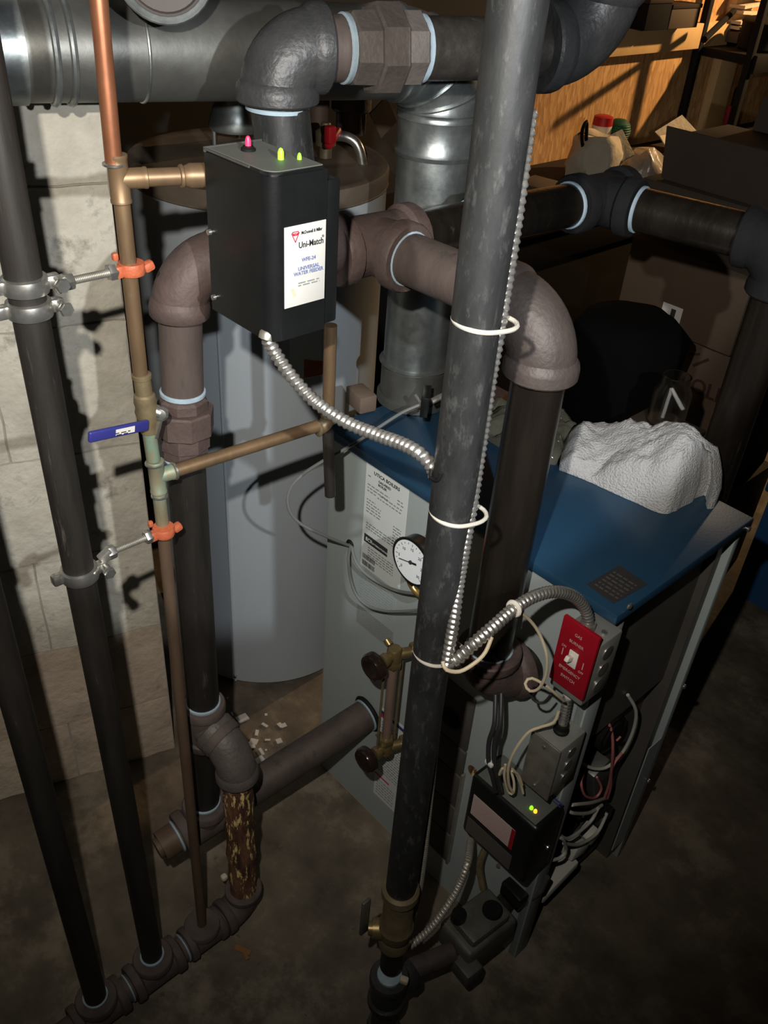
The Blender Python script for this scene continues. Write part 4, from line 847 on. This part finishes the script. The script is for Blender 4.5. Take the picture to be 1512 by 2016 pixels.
b = B(); b.tube(curve([(-0.4110, 0.5100, 0.9002), (-0.4045, 0.5088, 0.8943), (-0.3963, 0.5215, 0.8897), (-0.3910, 0.5379, 0.8961), (-0.3899, 0.5510, 0.9036), (-0.3954, 0.5655, 0.9127)], .005), .0022, 8); b.obj('tail', 'cream_wire', t)
t = thing('control_cable', 'pair of dark cables dropping into the top of the black control box', 'cable', (-0.4553, 0.6940, 0.6641))
b = B(); b.tube(curve([(-0.4886, 0.7259, 0.6692), (-0.4580, 0.6982, 0.6282), (-0.4569, 0.6929, 0.5911), (-0.4501, 0.6914, 0.5552), (-0.4418, 0.6968, 0.5254), (-0.4373, 0.7055, 0.4901)], .008), .0035, 10); b.obj('wire', 'black_wire', t)
b = B(); b.tube(curve([(-0.4824, 0.7300, 0.6715), (-0.4518, 0.7022, 0.6309), (-0.4507, 0.6970, 0.5938), (-0.4437, 0.6955, 0.5581), (-0.4366, 0.7000, 0.5279), (-0.4313, 0.7091, 0.4932)], .008), .0035, 10); b.obj('wire', 'black_wire', t)
b = B(); b.box((-0.4487, 0.6923, 0.5536), (.014, .008, .008), None, .002); b.obj('tie', 'ptfe', t)
b = B(); b.tube(curve([(-0.4086, 0.6878, 0.7373), (-0.4032, 0.6910, 0.7230), (-0.3929, 0.6968, 0.7221), (-0.3866, 0.7004, 0.7400)], .005), .0016, 8); b.obj('loop', 'black_wire', t)
t = thing('spill_wire', 'thin grey wire looping from the flue switch into the boiler panel', 'wire', (-0.8592, 0.7794, 0.6459))
b = B(); b.tube(curve([(-0.8221, 0.8742, 0.8991), (-0.8345, 0.8483, 0.8876), (-0.8391, 0.8010, 0.8729), (-0.8421, 0.7535, 0.8588), (-0.8513, 0.7123, 0.8452), (-0.8647, 0.6799, 0.8237), (-0.8763, 0.6650, 0.7959), (-0.8772, 0.6637, 0.7629), (-0.8746, 0.6836, 0.7265), (-0.8645, 0.7277, 0.6870), (-0.8629, 0.7827, 0.6409)], .01), .0026, 8); b.obj('wire', 'grey_wire', t)
b = B(); b.tube(curve([(-0.8629, 0.7827, 0.6409), (-0.8459, 0.7643, 0.6335), (-0.8350, 0.7613, 0.5981), (-0.8124, 0.7564, 0.5803), (-0.7837, 0.7575, 0.5761), (-0.7416, 0.7574, 0.5950), (-0.6908, 0.7505, 0.6351), (-0.6444, 0.7384, 0.6781)], .008), .0024, 8).tube(curve([(-0.8617, 0.7840, 0.6399), (-0.8378, 0.7732, 0.6288), (-0.8108, 0.7727, 0.6194), (-0.7681, 0.7734, 0.6236), (-0.7192, 0.7650, 0.6474), (-0.6595, 0.7517, 0.6904)], .008), .0026, 8); b.obj('wire', 'grey_wire', t)

# ---------------------------------------------------------------- towel on the boiler top
def lump(pts2, base, hfun, name, mt, n=34, rings=16, seed=0, wob=.004):
    """a draped, rumpled sheet: polygon outline resampled, heights from hfun"""
    P_ = resample([V((p[0], p[1], 0)) for p in pts2]+[V((pts2[0][0], pts2[0][1], 0))], .004); N_ = len(P_)
    cx = sum((p for p in P_), V())/N_; b = B(); bm = b.bm; G = []
    for r_ in range(rings+1):
        f = 1-r_/rings
        row = []
        for k in range(N_):
            p = cx+(P_[k]-cx)*(f if r_ < rings else .02); q = noise.noise(V((p.x*60, p.y*60, seed)))*wob + noise.noise(V((p.x*150, p.y*150, seed+4)))*wob*.35
            e = min(1, (1-f)*5+.15); p = V((p.x+noise.noise(V((p.x*90, p.y*90, seed+2)))*.003*(r_ < 2), p.y, base+.004+max(0, hfun(p.x, p.y)*e**.6+q*e)))
            row.append(bm.verts.new(p))
        G.append(row)
    for A_, D_ in zip(G, G[1:]):
        for k in range(N_): bm.faces.new((A_[k], A_[(k+1) % N_], D_[(k+1) % N_], D_[k]))
    bm.faces.new(G[-1])
    low = [bm.verts.new((v.co.x, v.co.y, base+.0005)) for v in G[0]]
    for k in range(N_): bm.faces.new((low[k], low[(k+1) % N_], G[0][(k+1) % N_], G[0][k]))
    bm.faces.new(low[::-1])
    return b.obj(name, mt, None, 70)
tz = .836
def th(x, y):
    u = (y-.93)/.2; v_ = (x+.66)/.27
    h = .012+.02*max(0, u)
    h += .072*math.exp(-((x+.475)**2/.0070+(y-1.075)**2/.0055))
    h += .026*math.exp(-((x+.56)**2/.0022+(y-1.10)**2/.0025))
    h += .012*math.exp(-((x+.64)**2/.002+(y-1.06)**2/.004))
    h += .006*math.sin(x*70+y*45)
    h -= .012*math.exp(-((x+.585-(.03*u))**2/.0007+(y-1.03)**2/.006))
    return max(.004, h)
tw = [(-0.6216, 0.9914, 0.8360)[:2], (-0.5855, 1.0001, 0.8360)[:2], (-0.5385, 1.0063, 0.8360)[:2], (-0.4978, 1.0126, 0.8360)[:2], (-0.4598, 1.0210, 0.8360)[:2], (-0.4499, 1.0591, 0.8360)[:2], (-0.4493, 1.1139, 0.8360)[:2], (-.425, 1.085), (-.43, 1.118), (-.48, 1.122), (-.54, 1.122), (-.60, 1.12), (-.655, 1.115), (-.675, 1.09), (-.665, 1.05), (-.63, .995)]
o = lump(tw, tz, th, 'towel', 'towel', wob=.007, seed=3); tag(o, 'crumpled white terry towel lying on the blue boiler top', 'towel')
def pb(x, y): return .025+.02*noise.noise(V((x*30, y*30, 1)))
o = lump([(-.80, .97), (-.70, .965), (-.66, .985), (-.64, 1.0), (-.66, 1.05), (-.675, 1.10), (-.76, 1.11), (-.81, 1.06)], tz, pb, 'plastic_bag', 'clear_bag', wob=.014, seed=9, rings=10)
tag(o, 'crinkled clear plastic bag on the boiler top beside the white towel', 'bag')

# ---------------------------------------------------------------- things behind the boiler
b = B(); bc_ = V((-.865, 1.525, 0))
b.lathe(bc_, Z, [(0, .08), (.01, .10), (.2, .125), (.5, .125), (.75, .116), (.84, .110), (.868, .092), (.878, .05), (.872, 0)], 40)
for v in b.bm.verts:
    d_ = v.co-bc_; d_.z = 0
    if d_.length > .001: v.co += d_.normalized()*(noise.noise(v.co*9)*.02+noise.noise(v.co*24)*.01)
o = b.obj('trash_bag', 'trash_bag', None, 60); tag(o, 'tall black bin bag standing on the floor behind the boiler', 'bag')
def carton(label, x0, x1, y0, y1, z0, z1, mt='card', grp=None):
    t = thing('carton', label, 'box', ((x0+x1)/2, (y0+y1)/2, z0), grp)
    b = B(); b.bb(x0, x1, y0, y1, z0, z1-.003, .003); b.obj('box_body', mt, t)
    ym = (y0+y1)/2
    b = B(); b.bb(x0, x1, y0, ym-.001, z1-.004, z1, .001); b.obj('flap', mt, t)
    b = B(); b.bb(x0, x1, ym+.001, y1, z1-.004, z1, .001); b.obj('flap', mt, t)
    return t
carton('plain brown carton on the floor, bottom of the stack behind the boiler', -1.03, -.73, 1.85, 2.2, 0, .33)
t = carton('brown carton with large red-brown printed letters, second in the stack', -.965, -.755, 1.845, 2.2, .33, .742)
text(t, 'GOLDEN', (-.895, 1.8445, .610), X, Z, .052, 'card_print', 'lettering', 'LEFT', .002, .95)
b = B(); b.slab((-.885, 1.8445, .690), V((1, 0, .4)), V((-.4, 0, 1)), .03, .006, .0005).slab((-.865, 1.8445, .668), V((1, 0, .9)), V((-.9, 0, 1)), .045, .007, .0005); b.obj('script_mark', 'card_print', t)
t = carton('brown carton with a white address label, third in the stack', -1.075, -.77, 1.80, 2.2, .745, .925)
lo_ = V((-0.9585, 1.7995, 0.7586)); b = B(); b.slab(lo_, X, Z, .052, .05, .0006); sl_ = b.obj('address_label', 'sticker', t)
b = B(); b.slab(lo_+X*.024+Z*.01-Y*.0004, X, Z, .012, .032, .0003); b.obj('label_print', 'ink', sl_)
carton('dark carton below the large open box, behind the header pipe', -1.16, -.80, 1.93, 2.3, .925, 1.02, 'card_dark')
t = thing('cardboard_box', 'large dark brown cardboard box topmost on the stack behind the header pipe', 'box', (-1.0, 2.1, 1.02))
b = B(); b.bb(-1.125, -.84, 1.955, 2.2, 1.02, 1.12, .003); b.obj('box_body', 'card_dark', t)
b = B(); b.slab((-1.128, 1.953, 1.024), X, V((0, -.25, 1)), .30, .12, .004); b.obj('front_flap', 'card_dark', t)
b = B(); b.slab((-1.06, 2.2, 1.118), X, V((0, .15, 1)), .26, .075, .004); b.obj('rear_flap', 'card_dark', t)
t = thing('storage_tote', 'dark blue plastic tote on the floor at the right edge', 'tote', (-.52, 2.25, 0))
b = B(); b.prism([(-.66, 2.05), (-.36, 2.05), (-.36, 2.42), (-.66, 2.42)], 0, .34); b.obj('tub', 'tote_blue', t)
b = B(); b.bb(-.675, -.345, 2.035, 2.435, .34, .37, .006); b.obj('lid', 'tote_blue', t)
t = thing('glass_jar', 'small clear glass jar with a pale stick, behind the white towel', 'jar', (-0.6223, 1.2800, 0.8234))
jb = V((-0.6223, 1.2800, 0.8234))
b = B(); b.lathe(jb, Z, [(0, .028), (.003, .032), (.06, .032), (.075, .024), (.09, .024), (.09, .021), (.074, .021), (.058, .029), (.006, .029), (.006, 0)], 24); b.obj('jar', 'glass', t)
b = B(); b.tube([jb+V((-.006, 0, .008)), V((-0.6269, 1.2800, 0.8873)), ], .003, 8).tube([V((-0.6269, 1.2800, 0.8873)), V((-0.5971, 1.2800, 0.8608))], .0032, 8); b.obj('stick', 'white_wire', t)
b = B(); b.bb(jb.x-.05, jb.x+.06, jb.y-.035, jb.y+.04, jb.z-.012, jb.z-.0005, .003); b.bb(jb.x-.05, jb.x+.06, jb.y-.035, jb.y+.04, 0, jb.z-.012, .003)
o = b.obj('wooden_post', 'card_dark', None); tag(o, 'short dark wooden stand under the glass jar behind the boiler', 'stand')

# ---------------------------------------------------------------- work bench and shelving by the board wall
t = thing('work_bench', 'cluttered dark workbench along the orange board wall', 'bench', (-1.8, 3.4, 0))
b = B(); b.bb(-2.095, -1.62, 1.70, 3.6, .70, .74, .003); b.obj('bench_top', 'card_dark', t)
b = B(); b.bb(-1.66, -1.63, 1.72, 3.58, .60, .70, .003); b.obj('apron', 'dark_wood', t)
b = B(); b.bb(-1.655, -1.64, 1.79, 3.5, .03, .60, .002); b.obj('front_panel', 'dark_wood', t)
for y_ in (1.76, 3.54):
    for x_ in (-2.05, -1.67):
        b = B(); b.bb(x_-.03, x_+.03, y_-.03, y_+.03, 0, .70, .003); b.obj('leg', 'card_dark', t)
bz = .742
wb = V((-1.8500, 2.7286, 0.8342)); wb.z = bz
t = thing('cloth_bag', 'crumpled cream bag with a handle standing on the workbench', 'bag', wb)
b = B(); b.lathe(wb, Z, [(0, .05), (.01, .085), (.05, .095), (.10, .09), (.135, .075), (.15, .06), (.145, 0)], 28)
for v in b.bm.verts:
    d_ = v.co-wb
    v.co += V((noise.noise(v.co*18), noise.noise(v.co*18+V((5, 1, 2))), noise.noise(v.co*18+V((1, 9, 2)))*.6))*.03
b.obj('bag_body', 'cloth_bag', t)
b = B(); b.box(wb+V((.05, .04, .11)), (.10, .012, .10), Matrix.Rotation(-.8, 3, 'Y') @ Matrix.Rotation(.9, 3, 'Z'), .004); b.obj('flap', 'cloth_bag', t)
b = B(); b.tube(curve([wb+V((0, -.08, .12)), wb+V((0, -.10, .17)), wb+V((0, -.085, .20)), wb+V((0, -.07, .15)), wb+V((0, -.06, .12))], .01), .006, 10); b.obj('handle', 'dark_metal', t)
p_ = V((-1.9300, 2.8572, 0.9055)); 
t = thing('spray_can', 'can with a red cap behind the cream bag on the bench', 'can', (p_.x, p_.y, bz))
b = B(); b.lathe((p_.x, p_.y, bz), Z, [(0, .035), (.003, .036), (p_.z-bz-.01, .036), (p_.z-bz-.004, .03)], 24); b.obj('can_body', 'white_plastic', t)
b = B(); b.lathe((p_.x, p_.y, p_.z-.012), Z, [(0, .036), (.03, .034), (.034, .026), (.034, 0)], 24); b.obj('cap', 'red', t)
p_ = V((-1.9000, 2.9183, 0.8766))
t = thing('garden_wire', 'round green spool beside the cream bag on the bench', 'spool', (p_.x, p_.y, bz))
b = B(); b.lathe((p_.x, p_.y, bz), Z, [(0, .03), (.02, .03), (.03, .022), (p_.z-bz-.035, .022), (p_.z-bz-.03, .036), (p_.z-bz, .044), (p_.z-bz+.025, .038), (p_.z-bz+.038, .02), (p_.z-bz+.04, 0)], 22); b.obj('spool_body', 'green', t)
b = B()
for k in range(6): b.torus((p_.x, p_.y, p_.z-.02+k*.008), Z, .043-abs(k-2.5)*.0022, .003, 22, 6)
b.obj('windings', 'green', t)
p_ = V((-1.7400, 2.8683, 0.8221)); p_.z = bz
b = B(); b.lathe(p_, Z, [(0, .05), (.01, .075), (.05, .075), (.09, .055), (.11, .03), (.112, 0)], 24)
for v in b.bm.verts: v.co += V((noise.noise(v.co*22), noise.noise(v.co*22+V((5, 1, 2))), noise.noise(v.co*22+V((1, 9, 2)))*.5))*.03
o = b.obj('poly_bag', 'bag_film', None, 60); tag(o, 'brownish clear film bag on the bench right of the cream bag', 'bag')
# small dark clutter on the bench front
def bench_box(name, label, cat, px, sz, rz, mt):
    p_ = V(px); t = thing(name, label, cat, (p_.x, p_.y, bz)); rt_ = Matrix.Rotation(rz, 3, 'Z')
    b = B(); b.box((p_.x, p_.y, bz+sz[2]/2), sz, rt_, .004); b.obj('box_body', mt, t)
    b = B(); b.box((p_.x, p_.y, bz+sz[2]+.004), (sz[0]*1.04, sz[1]*1.04, .01), rt_, .003); b.obj('lid', mt, t)
bench_box('tool_case', 'low brown wooden box at the near end of the workbench', 'box', (-1.7600, 2.3241, 0.8313), (.11, .12, .06), .15, 'card')
bench_box('tool_box', 'small dark case on the workbench before the cream bag', 'case', (-1.7000, 2.4422, 0.8302), (.09, .07, .06), -.3, 'card_dark')
t = thing('sheet_of_paper', 'folded pale paper sheet lying on the dark crate before the wall stud', 'paper', (-1.8500, 3.2375, 0.8679))
pp = V((-1.8500, 3.2375, 0.8679)); b = B(); b.box((pp.x, pp.y, pp.z-.02), (.10, .13, .004), Matrix.Rotation(.5, 3, 'Y') @ Matrix.Rotation(.5, 3, 'X')).box((pp.x+.02, pp.y-.05, pp.z-.05), (.08, .10, .004), Matrix.Rotation(.7, 3, 'Y')); b.obj('sheet', 'cloth_bag', t)
b = B(); b.bb(pp.x-.08, pp.x+.05, pp.y-.12, pp.y+.14, bz, pp.z-.075, .006); o = b.obj('crate', 'card_dark', None); tag(o, 'dark crate on the workbench beneath the folded paper', 'crate')
for px_, h_, m_, lb2 in (((-2.0000, 3.8868, 0.8270), .05, 'pink_wire', 'thin screwdriver with a bright pink handle by the board wall'), ((-2.0000, 3.9114, 0.8960), .05, 'dark_metal', 'tall dark file standing against the board wall'), ((-2.0000, 3.4091, 0.7240), .06, 'dark_metal', 'dark chisel standing on the bench left of the folded paper')):
    p_ = V(px_); t = thing('screwdriver' if m_ != 'dark_metal' else 'file', lb2, 'tool', (p_.x, p_.y, bz))
    b = B(); b.lathe((p_.x, p_.y, p_.z-.04), Z, [(0, .006), (.006, .011), (.06, .012), (.075, .009), (.08, 0)], 12); b.obj('handle', m_ if m_ != 'pink_wire' else 'ink_red', t)
    b = B(); b.cyl((p_.x, p_.y, bz), (p_.x, p_.y, p_.z-.035), .004, 10); b.obj('blade', 'dark_metal', t)
# ledge boxes
for xa, xb, h_, m_, lb2 in (((-2.0300, 3.0905, 1.2044)[1], (-2.0300, 3.2419, 1.1999)[1], .085, 'soot', 'black box on the board wall ledge, next to the overhead elbow'), ((-2.0300, 3.2453, 1.1999)[1], (-2.0300, 3.4455, 1.1940)[1], .065, 'card', 'brown box on the board wall ledge, right of the black one')):
    t = thing('storage_box', lb2, 'box', (-2.0, (xa+xb)/2, 1.176)); ya, yb = xa, xb
    b = B(); b.bb(-2.085, -1.99, ya, yb-.003, 1.1755, 1.1755+h_, .003); b.obj('box_body', m_, t)
    b = B(); b.bb(-2.088, -1.987, ya-.002, yb-.001, 1.1755+h_, 1.1755+h_+.014, .002); b.obj('lid', 'card_dark', t)
# shelving rack
rx = -1.59; ry = (-1.5900, 2.8028, 1.1846)[1]; rz = 1.0
t = thing('shelf_rack', 'black metal shelving rack standing before the board wall', 'shelf', (-1.95, ry+.3, 0))
for y_ in (3.63, 4.55):
    for x_ in (-2.07, -1.84):
        b = B(); b.bb(x_-.014, x_+.014, y_-.014, y_+.014, 0, 1.95, .002); b.obj('post', 'dark_metal', t)
sz_ = 1.06
b = B(); b.bb(-2.085, -1.825, 3.65, 4.53, sz_, sz_+.03, .003); b.obj('shelf_board', 'dark_metal', t)
b = B(); b.bb(-2.085, -1.825, 3.65, 4.53, .712, .742, .003); b.obj('shelf_board', 'dark_metal', t)
b = B(); b.bb(-1.826, -1.81, 3.63, 4.55, sz_-.03, sz_+.035, .002); b.obj('shelf_rail', 'dark_metal', t)
b = B(); b.tube([(-1.8400, 3.2527, 1.1626), (-1.9500, 3.6139, 1.2302)], .012, 10); b.obj('brace', 'soot', t)
p_ = V((-1.9150, 3.8058, 1.1623)); z_ = sz_+.036
t = thing('pot', 'black lidded pot on the metal shelf at the top right', 'pot', (p_.x, p_.y, z_))
b = B(); b.lathe((p_.x, p_.y, z_), Z, [(0, .07), (.005, .075), (.09, .078), (.095, .082), (.10, .078), (.10, 0)], 28); b.obj('pot_body', 'dark_metal', t)
b = B(); b.lathe((p_.x, p_.y, z_+.10), Z, [(0, .078), (.012, .06), (.02, .02), (.04, .016), (.045, 0)], 28); b.obj('lid', 'dark_metal', t)
p_ = V((-2.0000, 3.8987, 1.2120))
t = thing('paper_stack', 'stack of pale boards leaning at the top right wall', 'boards', (-2.03, p_.y, 1.12))
for k in range(5):
    b = B(); b.box((-2.05, p_.y, p_.z-.06+k*.028), (.07, .16, .012), Matrix.Rotation(.12*(k % 2)-.05, 3, 'X')); b.obj('board', 'cloth_bag', t)
b = B(); b.bb(-2.09, -2.005, p_.y-.09, p_.y+.09, p_.z-.11, p_.z-.07, .003); b.obj('tray', 'card', t)

# ---------------------------------------------------------------- debris on the floor
rnd = random.Random(5)
def flakes(name, mt, label, n, cx, cy, sx, sy, smin, smax):
    b = B()
    for k in range(n):
        s_ = rnd.uniform(smin, smax); x_, y_ = rnd.gauss(cx, sx), rnd.gauss(cy, sy)
        if (x_-hx)**2+(y_-hy)**2 < hr**2*1.05 or x_ > -.95 and y_ > .77: continue
        b.box((x_, y_, s_*.18), (s_, s_*rnd.uniform(.3, 1), s_*.14), Matrix.Rotation(rnd.random()*3, 3, 'Z') @ Matrix.Rotation(rnd.uniform(-.3, .3), 3, 'X'), 0)
    o = b.obj(name, mt); tag(o, label, 'debris', None, 'stuff')
flakes('paint_flakes', 'sticker', 'pale paint flakes scattered on the floor below the water heater', 24, -1.07, .71, .06, .06, .004, .026)
flakes('floor_grit', 'clay', 'brown grit and crumbs scattered over the concrete floor', 150, -.65, .35, .2, .25, .002, .008)
b = B(); lp = V((-0.7014, 0.4294, 0.0040))
b.box(lp, (.03, .009, .002), Matrix.Rotation(.5, 3, 'Z') @ Matrix.Rotation(.2, 3, 'X')).box(lp+V((.012, -.002, .001)), (.016, .006, .002), Matrix.Rotation(-.2, 3, 'Z')); o = b.obj('dry_leaf', 'leaf'); tag(o, 'small dry orange-brown leaf on the concrete by the floor pipe', 'leaf')
